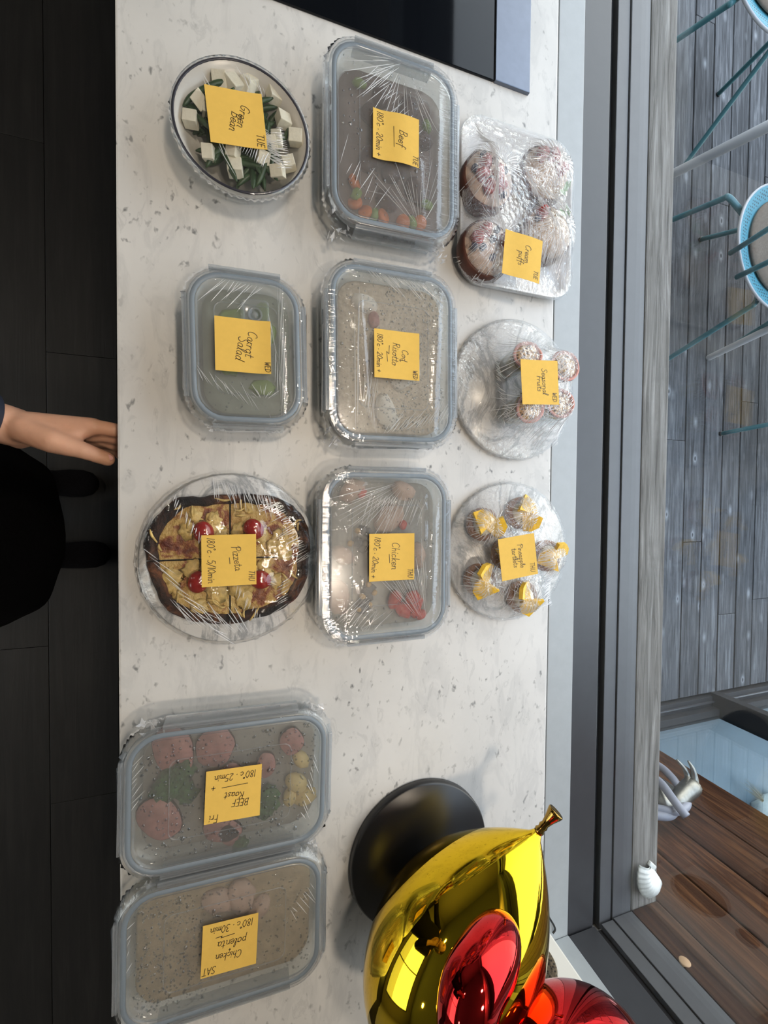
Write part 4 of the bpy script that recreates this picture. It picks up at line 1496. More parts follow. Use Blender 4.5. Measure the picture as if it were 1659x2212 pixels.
    segs = rowfan(rg, -.02, -.12, .12, -.02, .5, .75, 14, .02, .06) + rowfan(rg, -.125, -.03, -.10, .06, .75, .2, 34, .015, .045) + rowfan(rg, -.09, .07, .0, .12, .3, -.75, 28, .012, .04) + rowfan(rg, .095, -.06, .12, .03, -.75, -.5, 16, .03, .08) + rowfan(rg, -.1, -.08, .1, .05, .9, -.2, 40, .008, .022) + rowfan(rg, .03, .085, .09, .08, .4, -.7, 10, .015, .03)
    wrap_creases(F, segs, zf, rg, w=(.00045, .0009), lift=.0022)


pizza()


def tartlets():
    c = Vector((.092, .475))
    marble_plate(c, 'round marble plate carrying the pineapple tartlets')
    rg = random.Random(31)
    spots = [((1040, 1132), 'in the row facing the red pepper box, on its hob side', .2), ((1034, 1252), 'facing the red pepper box, on its balloon side', 2.1), ((1122, 1108), 'by the window on the hob side', -.7), ((1178, 1200), 'closest to the window frame', 1.2), ((1125, 1288), 'by the window on the balloon side', 2.6), ((1092, 1196), 'in the middle under the note', .5)]
    bm = []
    for i, ((x, y), where, a) in enumerate(spots):
        q = on(x, y, ZC + .026)
        o = empty('pineapple_tartlet', (q.x, q.y, ZC + .0145), 'round pineapple cream tartlet ' + where, 'tartlet', 'pineapple tartlets', a)
        o.scale = (1.18, 1.18, 1.1)
        n = 36
        prof = [(.0001, .0), (.018, 0), (.0245, .004), (.0262, .012), (.0255, .019), (.022, .0205), (.0185, .0185), (.0170, .013), (.0001, .012)]
        L = []
        for r_, z in prof:
            L.append([(r_ * (1 + .03 * nz(math.cos(2 * pi * k / n) * 6, math.sin(2 * pi * k / n) * 6, i)) * math.cos(2 * pi * k / n), r_ * (1 + .03 * nz(math.cos(2 * pi * k / n) * 6, math.sin(2 * pi * k / n) * 6, i)) * math.sin(2 * pi * k / n), z) for k in range(n)])
        G().loft(L).make('pastry_case', M['pastry'], o)
        G().lathe([(.0001, .013), (.0172, .013), (.0178, .018), (.0150, .024), (.009, .0275), (.0001, .0285)], 28).make('cream_filling', M['cream'], o)
        for s, (dx, dy, rz, tx) in enumerate(((.004, .006, .2, .5), (-.003, -.010, 1.5, -.45))):
            w = .030
            T = [(0, -.008, 0), (w, .013, 0), (w * .80, .024, 0), (w * .42, .031, 0), (-.004, .028, 0)]
            g = G()
            lo = [(x_ - .008, y_ - .008, -.003) for x_, y_, _ in T]
            hi = [(x_ - .008, y_ - .008, .0035) for x_, y_, _ in T]
            g.loft([lo, hi])
            p = g.make('pineapple_wedge', M['pineapple'], o, (dx, dy, .0305 + .004 * s), False)
            p.rotation_euler = (tx, .25 - .4 * s, rz)
        bm.append((q.x - c.x, q.y - c.y, .025, .0610))
    F, zf = drape_film('crumpled cling film peaked over the pineapple tartlets', c.x, c.y, .133, ZC, bm, 9, .0155)
    film_disc(F, zf, .133, M['drape'], .0022, 9, [(.0015, .012), (.001, .004), (-.008, .0012)])
    segs = []
    for bx, by, br, bz in bm:
        segs += fan(rg, bx, by, 0, 2 * pi, .010, .045, 46)
    segs += rowfan(rg, -.11, .02, .11, .10, .3, -.7, 110, .008, .028) + rowfan(rg, -.10, -.07, .1, -.03, .8, .5, 30, .006, .02) + rowfan(rg, .08, -.06, .12, .03, -.9, .2, 14, .02, .05)
    wrap_creases(F, segs, zf, rg, w=(.00045, .0009), lift=.0022)
    q = on(1117, 1205, ZC + .055)
    make_note([(1075, 1167), (1152, 1155), (1160, 1234), (1084, 1255)], ZC + .0645, [('Pineapple', -.02, .06, .27, .04), ('tartlets', .02, -.30, .28, .04), ('THU', .62, .62, .24, .02)], [], 'yellow note reading Pineapple tartlets', curl=.002)


tartlets()


def fruit_cups():
    c = Vector((-.220, .483))
    marble_plate(c, 'round marble plate carrying glass cups of fruit')
    rg = random.Random(41)
    tops = [((1137, 772), 'with its pink rind showing, on the hob side'), ((1215, 792), 'closest to the window frame and the tray'), ((1140, 880), 'closest to the risotto box'), ((1205, 876), 'by the window on the tartlet side')]
    H = .062
    bm = []
    for i, ((x, y), where) in enumerate(tops):
        q = on(x, y, ZC + .0145 + H)
        cup = empty('dessert_glass', (q.x, q.y, ZC + .0145), 'small clear dessert glass of diced fruit ' + where, 'glass', 'dessert glasses of fruit')
        G().lathe([(.0001, 0), (.020, 0), (.0215, .002), (.0275, H - .002), (.0268, H), (.0255, H - .002), (.0195, .006), (.0001, .005)], 36).make('glass_body', M['dish'], cup)
        g = G().lathe([(.0001, .0065), (.0185, .0065), (.0235, H - .014), (.019, H - .010), (.0001, H - .008)], 24)
        g.make('fruit_filling', M['fruit_mix'], cup)
        # half passion fruit on top
        pf = empty('passion_fruit_half', (q.x + rg.uniform(-.003, .003), q.y + rg.uniform(-.003, .003), ZC + .0145 + H + .004), 'halved passion fruit on the dessert glass ' + where, 'passion fruit', 'halved passion fruits')
        R0 = (.0265, .029, .0275, .0265)[i]
        n = 28
        pr = [(.0001, -.95), (.45, -.82), (.78, -.55), (.97, -.12), (1.0, .10), (.99, .24)]

        def wob(k):
            a = 2 * pi * k / n
            return 1 + .05 * nz(math.cos(a) * 2, math.sin(a) * 2, i * 3)
        sc = .012
        G().loft([[(R0 * r_ * wob(k) * math.cos(2 * pi * k / n), R0 * r_ * wob(k) * math.sin(2 * pi * k / n), z * sc) for k in range(n)] for r_, z in pr], True, False).make('skin', M['pf_skin'], pf)
        G().loft([[(R0 * r_ * wob(k) * math.cos(2 * pi * k / n), R0 * r_ * wob(k) * math.sin(2 * pi * k / n), z) for k in range(n)] for r_, z in ((.99, .0029), (.96, .0045), (.86, .0045), (.78, .0015))], False, False).make('rind', M['pf_rind'], pf)
        G().loft([[(R0 * r_ * wob(k) * math.cos(2 * pi * k / n), R0 * r_ * wob(k) * math.sin(2 * pi * k / n), z) for k in range(n)] for r_, z in ((.80, .001), (.6, .0034), (.3, .0040), (.0001, .0042))], False, True).make('pulp', M['pf_pulp'], pf)
        pf.rotation_euler = (rg.uniform(-.25, .25), rg.uniform(-.25, .3), rg.uniform(0, 6))
        bm.append((q.x - c.x, q.y - c.y, .027, .0145 + H + .016))
    F, zf = drape_film('crumpled cling film tented high over the glasses of passion fruit', c.x, c.y, .133, ZC, bm, 12, .0155)
    film_disc(F, zf, .133, M['drape'], .0022, 12, [(.0015, .012), (.001, .004), (-.008, .0012)])
    segs = []
    for bx, by, br, bz in bm:
        segs += fan(rg, bx, by, 0, 2 * pi, .014, .06, 34)
    segs += rowfan(rg, -.11, .02, .10, .10, .5, -.6, 100, .008, .03) + rowfan(rg, -.10, -.08, .11, -.05, .7, .5, 40, .006, .022) + rowfan(rg, .05, -.10, .12, .05, -.8, .3, 24, .01, .03)
    wrap_creases(F, segs, zf, rg, w=(.00045, .0009), lift=.0022)
    make_note([(1121, 780), (1205, 780), (1206, 872), (1128, 873)], ZC + .0945, [('Seasonal', -.04, .12, .30, .02), ('Fruits', .06, -.16, .28, .02), ('WED', .66, .66, .22, .0)], [], 'yellow note reading Seasonal Fruits', curl=.001)


fruit_cups()


def puff_tray():
    # rounded rectangular white tray
    c = Vector((-.555, .478))
    LX, LY = .300, .248
    t = empty('serving_tray', (c.x, c.y, ZC), 'white rounded rectangular tray of berry cream puffs beside the steel rail', 'tray', None, 0.0)
    g = G()
    g.loft([rr(LX - .04, LY - .04, .035, 0), rr(LX - .03, LY - .03, .04, .001), rr(LX - .004, LY - .004, .046, .018), rr(LX, LY, .047, .020), rr(LX - .004, LY - .004, .046, .0215), rr(LX - .012, LY - .012, .043, .019), rr(LX - .036, LY - .036, .036, .005), rr(LX - .05, LY - .05, .03, .004)])
    g.make('tray_body', M['porcelain'], t)
    rg = random.Random(51)
    spots = [((1058, 385), 'heaped with strawberries, on the hob side', 1), ((1182, 372), 'with a pale sugared top by the steel rail', 0), ((1056, 535), 'with scattered berries, beside the risotto box', 2), ((1188, 500), 'with a plain pale top by the window', 3)]
    zt = ZC + .0045
    Hh = .040
    bm = []
    for i, ((x, y), where, typ) in enumerate(spots):
        q = on(x, y, zt + Hh)
        o = empty('cream_puff', (q.x, q.y, zt), 'round brown cream puff ' + where, 'pastry', 'cream puffs')
        R0 = .0515
        n = 32

        def ring(r_, z, a=.03):
            return [(R0 * r_ * (1 + a * nz(math.cos(2 * pi * k / n) * 3, math.sin(2 * pi * k / n) * 3, i + z * 50)) * math.cos(2 * pi * k / n), R0 * r_ * (1 + a * nz(math.cos(2 * pi * k / n) * 3, math.sin(2 * pi * k / n) * 3, i + z * 50)) * math.sin(2 * pi * k / n), z) for k in range(n)]
        G().loft([ring(.55, 0), ring(.84, .002), ring(.98, .012), ring(1.0, .026), ring(.99, .036), ring(.93, .039), ring(.90, .034)]).make('pastry_case', M['choc'], o)
        top = M['custard'] if typ in (1, 2) else M['sugar']
        G().loft([ring(.915, .035), ring(.90, .0395), ring(.6, .042), ring(.25, .043)], False, True).make('cream_top', top, o)
        bz = zt + .047
        if typ == 1:
            bl = [(-.018, -.014, 's'), (.004, -.020, 's'), (-.006, .012, 's'), (.016, .016, 's'), (.024, -.006, 's'), (-.028, .006, 'b'), (-.014, .026, 'b'), (.008, -.001, 'b'), (-.004, -.034, 'b'), (.028, .024, 'b'), (-.030, -.018, 'b')]
        elif typ == 2:
            bl = [(-.024, -.012, 's'), (-.006, -.028, 's'), (-.030, .012, 'b'), (-.012, .004, 'b'), (.006, -.016, 'b'), (.020, .004, 'b'), (-.016, .028, 's'), (.010, -.034, 'b')]
        elif typ == 0:
            bl = [(-.026, .008, 's'), (-.022, -.018, 's'), (-.030, -.006, 'b'), (-.006, .026, 's')]
        else:
            bl = [(-.030, -.012, 'b'), (-.024, -.026, 's'), (-.014, -.032, 'b')]
        for dx, dy, kind in bl:
            p = Vector((q.x + dx, q.y + dy, bz))
            if kind == 's':
                b = G().lathe([(.0001, -.014), (.006, -.010), (.0118, .000), (.0125, .005), (.008, .0095), (.0001, .0102)], 18).make('strawberry', M['straw'], None, p + Vector((0, 0, .002)))
                b.rotation_euler = (rg.uniform(.6, 1.8), 0, rg.uniform(0, 6))
                tag(b, 'red strawberry piece on the cream puff ' + where, 'strawberry', 'strawberries on the cream puffs')
            else:
                b = G().lathe([(.0001, -.006), (.004, -.0052), (.0064, 0), (.005, .0044), (.0026, .0056), (.0022, .0048), (.0001, .0046)], 14).make('blueberry', M['blue'], None, p)
                b.rotation_euler = (rg.uniform(-.5, .5), rg.uniform(-.5, .5), 0)
                tag(b, 'dark blueberry on the cream puff ' + where, 'blueberry', 'blueberries on the cream puffs')
        if typ in (0, 3):
            for kk in range(2):
                a = rg.uniform(0, 6)
                V = [(0, 0, 0), (.006, .005, .002), (.016, .006, .001), (.024, 0, .003), (.016, -.006, .001), (.006, -.005, .002), (.012, 0, -.001)]
                V = V + [(x_, y_, z_ - .0006) for x_, y_, z_ in V]
                fc = [(0, 6, 1), (1, 6, 2), (2, 6, 3), (3, 6, 4), (4, 6, 5), (5, 6, 0)]
                fc += [tuple(v + 7 for v in reversed(q_)) for q_ in fc] + [(k, (k + 1) % 6, 7 + (k + 1) % 6, 7 + k) for k in range(6)]
                L = mesh('mint_leaf', V, fc, M['mint'], None, (q.x + (.035 if typ == 0 else -.03) , q.y + .030 + .008 * kk, bz + .001), False)
                L.rotation_euler = (.2, -.2, a)
                tag(L, 'green mint leaf on the cream puff ' + where, 'mint leaf', 'mint leaves')
        bm.append((q.x - c.x, q.y - c.y, .047, (.0735 if typ in (1, 2) else .0705)))
    R0 = .165

    def shape(gx, gy):
        ax, ay = LX / 2 - .048, LY / 2 - .048
        dx, dy = np.maximum(np.abs(gx) - ax, 0), np.maximum(np.abs(gy) - ay, 0)
        return np.hypot(dx, dy) < .047
    F, zf = drape_film('shiny crumpled cling film over the tray of cream puffs', c.x, c.y, R0, ZC, bm, 15, .0225, shape=shape)
    nu, nv = 96, 80
    vs_, fs = [], []
    for i in range(nv + 1):
        for j in range(nu + 1):
            u, v = -1 + 2 * j / nu, -1 + 2 * i / nv
            x, y = u * (LX / 2 + .001), v * (LY / 2 + .001)
            r_ = .048
            ax, ay = LX / 2 - r_, LY / 2 - r_
            if abs(x) > ax and abs(y) > ay:
                dx, dy = abs(x) - ax, abs(y) - ay
                hh = math.hypot(dx, dy)
                k = max(dx, dy) / hh if hh > 1e-6 else 1
                x, y = math.copysign(ax + dx * k, x), math.copysign(ay + dy * k, y)
            ed = min(1, 6 * (1 - max(abs(u), abs(v))))
            vs_.append((x, y, zf(x, y) + .001 + .0026 * nz(x * 120, y * 120, 4) * ed))
    for i in range(nv):
        for j in range(nu):
            a = i * (nu + 1) + j
            fs.append((a, a + 1, a + nu + 2, a + nu + 1))
    mesh('film_sheet', vs_, fs, M['drape'], F)
    lp = rr(LX, LY, .048, 0, 20)
    rings = []
    for lv, (off, zz) in enumerate(((.001, .0235), (.003, .018), (.0, .010), (-.012, .003))):
        rings.append([(x * (1 + 2 * off / LX) + .0016 * nz(k * .8, lv * 3, 1), y * (1 + 2 * off / LY) + .0016 * nz(k * .8, lv * 3, 7), zz) for k, (x, y, _) in enumerate(lp)])
    G().loft(rings, False, False).make('film_skirt', M['drape'], F)
    segs = []
    for bx, by, br, bz in bm:
        segs += fan(rg, bx, by, 0, 2 * pi, .014, .066, 50)
    segs += rowfan(rg, .08, -.02, .14, .11, -.9, -.1, 90, .015, .06) + rowfan(rg, -.13, -.10, .0, -.09, .7, .5, 30, .01, .03) + rowfan(rg, -.06, -.09, .09, -.06, .95, .05, 60, .02, .06) + rowfan(rg, -.05, -.02, .12, .10, .9, .3, 60, .015, .04) + rowfan(rg, -.03, -.02, .0, .08, .5, .7, 18, .02, .05)
    wrap_creases(F, segs, zf, rg, w=(.00045, .0009), lift=.0022)
    make_note([(1095, 502), (1168, 520), (1158, 606), (1090, 593)], ZC + .0775, [('Cream', -.16, .10, .30, .0), ('puffs', .10, -.22, .28, .02), ('TUE', .66, .66, .22, .0)], [], 'pale yellow note reading Cream puffs', curl=.001, wav=.001)


puff_tray()


# ================================================================== BALLOON SCULPTURE, SPEAKER, CABLE, SHELL
def spun(pts, prof, n=40):
    """surface of revolution about the axis pts[0] -> pts[1]; prof = (t, radius)"""
    a, b = Vector(pts[0]), Vector(pts[1])
    d_ = (b - a)
    L = d_.length
    d_.normalize()
    u = d_.cross(Vector((0, 0, 1))).normalized()
    v = d_.cross(u)
    return G().loft([[a + d_ * (t * L) + (u * math.cos(2 * pi * k / n) + v * math.sin(2 * pi * k / n)) * r_ for k in range(n)] for t, r_ in prof])


def balloon():
    base = Vector((.645, .296, ZC))
    B = empty('balloon_sculpture', base, 'mirror gold and red balloon sculpture on a black disc base', 'sculpture')
    G().lathe([(.0001, 0), (.128, 0), (.133, .003), (.133, .015), (.130, .018), (.0001, .018)], 72).make('disc_base', M['blackm'], B)
    a = Vector((.795, .190, 1.055)) - base
    b = Vector((.508, .424, 1.092)) - base
    prof = []
    for i in range(41):
        t = i / 40
        # teardrop: round at the far end, drawn to a point at the knot
        s = math.sqrt(max(0, 1 - (1 - min(1, t / .42)) ** 2)) if t < .42 else 1 - ((t - .42) / .58) ** 2.1
        s = max(s, .02 if t < .9 else .045)
        prof.append((t, .118 * s))
    spun((a, b), prof, 56).make('gold_balloon', M['gold'], B)
    d_ = (b - a).normalized()
    e_ = b + d_ * .036 + Vector((-.003, .004, .004))
    spun((b - d_ * .004, e_), [(0, .0062), (.14, .0075), (.22, .0055), (.32, .0068), (.42, .0055), (.62, .0075), (.86, .0110), (.96, .0122), (1.0, .0112), (.97, .0090)], 24).make('knot', M['bronze'], B)
    # foot joining the balloon to the base
    G().lathe([(.012, .017), (.010, .03), (.013, .052), (.0001, .055)], 20).make('stem', M['blackm'], B)
    # red lobe and red balloon above
    lobe = catmull([on(1098, 1996, 1.150) - base, on(1080, 2022, 1.168) - base, on(1052, 2075, 1.190) - base, on(1018, 2140, 1.205) - base, on(1010, 2220, 1.208) - base, on(1030, 2320, 1.20) - base], 6)
    m_ = len(lobe)
    rad_ = [.002 + .0335 * math.sin(min(1.0, i / (m_ - 1) * 2.3) * pi / 2) ** .62 for i in range(m_)]
    G().tube(lobe, rad_, 32).make('red_lobe', M['redm'], B)
    ce = on(1222, 2392, 1.20) - base
    g = G().ball(ce, .125, .138, .095, 48, 28)
    g.make('red_balloon', M['redm'], B)
    return B


balloon()


def speaker():
    s = empty('loudspeaker', (.9095, .498, ZC), 'white box loudspeaker with a brown woven cone behind the gold balloon', 'loudspeaker')
    g = G().bbox(-.0405, .0405, -.078, .078, 0, .205, .004)
    g.make('cabinet', M['white_p'], s, None, False)
    o = G().lathe([(.0001, .0), (.050, .0), (.0505, .0012), (.048, .0022), (.044, .0005), (.020, -.004), (.018, .002), (.0001, .006)], 40).make('cone', M['cone'], s)
    o.rotation_euler = (0, -pi / 2, 0)
    o.location = (-.0412, .0005, .060)
    o2 = G().lathe([(.0001, .0), (.018, .0), (.019, .001), (.012, .002), (.006, .005), (.0001, .006)], 28).make('tweeter', M['blackm'], s)
    o2.rotation_euler = (0, -pi / 2, 0)
    o2.location = (-.0412, .0, .155)
    pts = [on(1150, 1958, ZC + .003), on(1171, 1957, ZC + .003), on(1177, 1964, ZC + .004), on(1187, 1983, ZC + .004), on(1197, 2000, ZC + .004), on(1199, 2009, ZC + .004), on(1194, 2016, ZC + .004)]
    p0 = pts[0].copy()
    tag(G().tube(catmull([p - p0 for p in pts], 5), .0019, 8).make('power_cable', M['cable'], None, p0), 'thin black cable looping out beside the white loudspeaker', 'cable')


speaker()


def scallop():
    q = on(1391, 1896, ZC + .004)
    n, m = 44, 12
    V, Fc = [], []
    for i in range(m + 1):
        t = i / m
        for k in range(n + 1):
            a = -1.25 + 2.5 * k / n
            rib = .5 + .5 * math.cos(k / n * 2 * pi * 13)
            R0 = .050 * t * (1 + .035 * rib * t) * (1 - .10 * (a / 1.25) ** 2)
            z = .026 * math.sin(min(1, t * 1.02) * pi * .80) * (1 - .45 * (a / 1.25) ** 2) + .0026 * rib * t
            V.append((R0 * math.sin(a) * .86, R0 * math.cos(a) - .026, z))
    nv_ = len(V)
    V += [(x, y, max(0, z - .003)) for x, y, z in V]
    for i in range(m):
        for k in range(n):
            b = i * (n + 1) + k
            Fc += [(b, b + n + 1, b + n + 2, b + 1), (nv_ + b + 1, nv_ + b + n + 2, nv_ + b + n + 1, nv_ + b)]
    for k in range(n):
        b = m * (n + 1) + k
        Fc.append((b, nv_ + b, nv_ + b + 1, b + 1))
    s = empty('sea_shell', (q.x, q.y, ZC + .0012), 'ribbed white scallop shell on the weathered wooden sill', 'shell', None, 3.95)
    s.scale = (1.22, 1.22, 1.15)
    mesh('shell_valve', V, Fc, M['shell'], s)
    G().bbox(-.010, .010, -.031, -.022, 0, .006, .002).make('hinge', M['shell'], s)


scallop()
# ================================================================== OUTDOOR FURNITURE
def onx(x, y, X):
    """point on the plane X under a pixel of the photograph"""
    q = ray(x, y)
    q = q * (X / q.x)
    return Vector((q.x, q.y, q.z + CAMZ))


def chair(c, feet, tops, rods, label):
    C = empty('garden_chair', (c[0], c[1], 0), label, 'chair', 'garden chairs')
    o = Vector((c[0], c[1], 0))
    sh = G()
    sh.lathe([(.0001, .432), (.20, .432), (.245, .440), (.262, .452), (.262, .458), (.256, .459), (.20, .449), (.0001, .447)], 56)
    sh.make('seat_shell', M['perf'], C)
    G().lathe([(.2605, .446), (.2665, .450), (.2675, .457), (.2635, .4605), (.2585, .4575)], 56).open().make('seat_edge', M['lt_metal'], C)
    G().lathe([(.0001, .4495), (.188, .4495), (.200, .456), (.196, .464), (.17, .468), (.0001, .470)], 48).make('cushion', M['cushion'], C)
    for (fx, fy), (tx, ty) in zip(feet, tops):
        t0 = Vector((tx, ty, .425)) - o
        f0 = Vector((fx, fy, .0)) - o
        inn = t0 * .35
        inn.z = .428
        d_ = (f0 - t0)
        pts = catmull([inn, inn.lerp(t0, .75), t0 + Vector((0, 0, -.004)), t0 + d_ * .06, t0 + d_ * .4, f0 + Vector((0, 0, .003))], 5)
        lg = G().tube(pts, .0115, 10).make('leg', M['teal'], C)
        G().lathe([(.0001, 0), (.012, 0), (.0128, .004), (.012, .012), (.0001, .012)], 12, (f0.x, f0.y, 0)).make('foot_cap', M['blackm'], lg)
    for (bx, by), (tx, ty) in rods:
        G().tube([Vector((bx, by, .44)) - o, Vector((bx, by, .52)) - o + (Vector((tx, ty, 0)) - Vector((bx, by, 0))) * .2, Vector((tx, ty, .80)) - o], .0105, 10).make('back_rod', M['teal'], C)
    # curved back rail joining the rods
    (b0, t0), (b1, t1) = rods[0], rods[-1]
    m_ = (Vector((t0[0], t0[1], 0)) + Vector((t1[0], t1[1], 0))) / 2 - o
    d_ = Vector((m_.x, m_.y, 0)).normalized()
    s = Vector((-d_.y, d_.x, 0))
    pts = [m_ + d_ * .0 + s * .22 * math.sin(a) - d_ * .10 * (1 - math.cos(a)) * 1.6 + Vector((0, 0, .80)) for a in [-1.2 + 2.4 * i / 12 for i in range(13)]]
    G().tube(pts, .014, 10).make('back_rail', M['teal'], C)
    return C


def furniture():
    c = (-1.09, 2.13)
    r0, r1 = on(1583, 544, .45), on(1597, 596, .45)
    chair(c, [(-1.36, 1.83), (-1.437, 2.30), (-.74, 2.03), (-.83, 2.44)], [(-1.265, 1.85), (-1.28, 2.27), (-.86, 2.03), (-.92, 2.35)],
          [((r0.x, r0.y), (r0.x - .01, r0.y - .06)), ((r1.x, r1.y), (r1.x + .02, r1.y - .05))], 'aqua garden chair with a taupe cushion, tucked under the table')
    c = (-2.21, 2.04)
    chair(c, [(-2.12, 1.74), (-2.236, 2.404), (-1.75, 2.13), (-2.56, 1.9)], [(-2.03, 1.835), (-2.18, 2.29), (-1.955, 2.10), (-2.45, 1.95)],
          [((-2.43, 1.90), (-2.49, 1.86)), ((-2.46, 2.10), (-2.53, 2.10))], 'aqua garden chair at the hob end of the table')
    c = (-.47, 2.88)
    chair(c, [(-.404, 2.494), (-.12, 2.95), (-.50, 3.25), (-.84, 3.02)], [(-.455, 2.64), (-.24, 2.92), (-.48, 3.11), (-.70, 2.97)],
          [((-.225, 2.83), (-.17, 2.82)), ((-.235, 2.96), (-.18, 2.98))], 'aqua garden chair at the glass door end of the table')
    t = empty('garden_table', (-1.28, 2.75, 0), 'outdoor table with pale grey splayed round legs', 'table')
    o = Vector((-1.28, 2.75, 0))
    for (fx, fy), (tx, ty) in (((-.81, 2.38), (-.95, 2.41)), ((-1.735, 2.09), (-1.615, 2.21)), ((-.81, 3.2), (-.95, 3.12)), ((-1.74, 3.3), (-1.61, 3.2))):
        f0, t0 = Vector((fx, fy, .0)) - o, Vector((tx, ty, .71)) - o
        rad = .016 if fy > 2.2 else .0215
        lg = G().tube([f0, f0.lerp(t0, .01), f0.lerp(t0, .5), t0], [rad * .82, rad, rad * 1.1, rad * 1.25], 14).make('leg', M['lt_metal'], t)
    G().bbox(-.50, .50, -.58, .58, .71, .735, .006).make('table_top', M['lt_metal'], t, None, False)


furniture()


def hook_and_hose():
    h = empty('hose_hook', (1.018, 1.40, .55), 'cast silver antler hook fixed to the brown boards', 'hook')
    o = Vector((1.018, 1.40, .55))

    def P(x, y, X):
        return onx(x, y, X) - o
    G().bbox(-.006, .001, -.05, .05, -.05, .05, .002).make('wall_plate', M['silver'], h)
    G().tube(catmull([Vector((0, .0, 0)), P(1452, 1738, .985), P(1478, 1714, .965), P(1499, 1695, .95)], 4), [.016, .018, .02, .022, .023, .025, .026, .027, .028, .029, .029, .029, .026], 14).make('antler_stem', M['silver'], h)
    for a in ([(1485, 1700, .945), (1486, 1678, .93), (1478, 1660, .905), (1462, 1641, .88)], [(1500, 1693, .945), (1500, 1678, .925), (1496, 1660, .90), (1486, 1643, .88)]):
        pts = catmull([P(*q) for q in a], 5)
        n = len(pts)
        G().tube(pts, [.0125 * (1 - i / n) ** .7 + .0008 for i in range(n)], 12).make('antler_tine', M['silver'], h)
    G().tube(catmull([P(1438, 1742, .985), P(1432, 1728, .97), P(1424, 1705, .95)], 4), [.026, .026, .025, .024, .022, .019, .016, .012, .008], 14).make('antler_stub', M['silver'], h)
    q = [(1385, 1640, .955), (1424, 1655, .945), (1448, 1676, .945), (1464, 1697, .955), (1474, 1722, .985), (1483, 1727, .985), (1481, 1742, .975), (1458, 1752, .955), (1425, 1748, .955), (1392, 1738, .965), (1370, 1700, .965), (1392, 1672, .94), (1424, 1688, .92), (1452, 1724, .92), (1470, 1748, .93), (1483, 1764, .94)]
    p0 = onx(1440, 1720, .96)
    pts = catmull([onx(*v) - p0 for v in q], 6)
    tag(G().tube(pts, .0128, 12).make('garden_hose', M['hose'], None, p0), 'pale ribbed garden hose wound around the silver antler hook', 'hose')
    q = [(1385, 1755, .97), (1422, 1762, .965), (1445, 1762, .965), (1458, 1752, .97)]
    lp = G().tube(catmull([onx(*v) - p0 for v in q], 6), .0128, 12).make('hose_loop', M['hose'], bpy.data.objects['garden_hose'])
    # shell and dried grass behind the glass doors
    q = on(1652, 1752, .03)
    v = lump(M['shell'], 'conch_shell', (q.x, q.y, .035), (.09, .13, .05), 3, .35, .5, 'large pale conch shell on the floor behind the glass doors', 'shell', None, 18, 12)
    a, b = on(1648, 1732, .06), on(1594, 1680, .02)
    g = G()
    rg = random.Random(77)
    for k in range(40):
        e_ = a.lerp(b, rg.uniform(.6, 1)) + Vector((rg.uniform(-.03, .03), rg.uniform(-.03, .03), rg.uniform(0, .05)))
        g.tube([a - a, (a.lerp(e_, .5) - a) + Vector((0, 0, .02)), e_ - a], [.0012, .001, .0004], 4)
    tag(g.make('dried_grass', M['pampas'], None, a), 'feathery dried grass plume beside the conch shell', 'dried grass')


hook_and_hose()


# ================================================================== PERSON
def remesh(g, voxel, name, mat, parent, loc=None, smooth=6):
    me = bpy.data.meshes.new(name + '_src')
    me.from_pydata(g.v, [], g.f)
    ob = bpy.data.objects.new(name + '_src', me)
    COL.objects.link(ob)
    md = ob.modifiers.new('r', 'REMESH')
    md.mode = 'VOXEL'
    md.voxel_size = voxel
    md.use_smooth_shade = True
    sm = ob.modifiers.new('s', 'SMOOTH')
    sm.factor = .5
    sm.iterations = smooth
    dg = bpy.context.evaluated_depsgraph_get()
    new = bpy.data.meshes.new_from_object(ob.evaluated_get(dg))
    bpy.data.objects.remove(ob)
    new.name = name
    new.materials.clear()
    new.polygons.foreach_set('use_smooth', [True] * len(new.polygons))
    return put(name, new, mat, parent, loc)


def bone(g, a, ra, b, rb, n=14):
    a, b = Vector(a), Vector(b)
    g.ball(a, ra, None, None, n, 8)
    g.ball(b, rb, None, None, n, 8)
    g.tube([a, b], [ra, rb], n)


def chain(g, pts):
    for (p, r_), (q, s) in zip(pts[:-1], pts[1:]):
        bone(g, p, r_, q, s)


def hand(g, W, fwd, palm, up, k=1.0, spread=None):
    """W wrist; fwd along the hand, palm towards the palm side, up towards the thumb side"""
    def L(a, b, c):
        return W + fwd * (a * k) + palm * (b * k) + up * (c * k)
    # palm block
    for u0, u1 in ((.020, .026), (.006, .008), (-.008, -.010), (-.020, -.026)):
        bone(g, L(.004, .0, u0 * .62), .0155 * k, L(.088 - abs(u1) * .25, .002, u1), .0118 * k)
    bone(g, L(.03, .006, .012), .014 * k, L(.07, .004, -.014), .0125 * k)
    tips = []
    for u, l, r_, cu in ((.0275, .070, .0092, .10), (.0085, .078, .0095, .20), (-.0105, .072, .009, .28), (-.0275, .056, .0080, .36)):
        p = L(.088 - abs(u) * .25, .002, u)
        a = cu
        pts = [(p, r_ * k * 1.08)]
        for sl, da in ((.46, 0), (.30, .55), (.24, .35)):
            a += da
            p = p + (fwd * math.cos(a) + palm * math.sin(a)) * (l * sl * k)
            pts.append((p, r_ * k * (1.0 if sl > .4 else (.92 if sl > .28 else .80))))
        chain(g, pts)
        tips.append(pts)
    th = [(L(.012, .010, .018), .0165 * k), (L(.044, .027, .028), .0150 * k), (L(.074, .036, .028), .0108 * k), (L(.098, .042, .020), .0092 * k)]
    chain(g, th)
    bone(g, L(.050, .022, .022), .011 * k, L(.074, .006, .024), .0105 * k)      # web of the thumb
    return tips, th


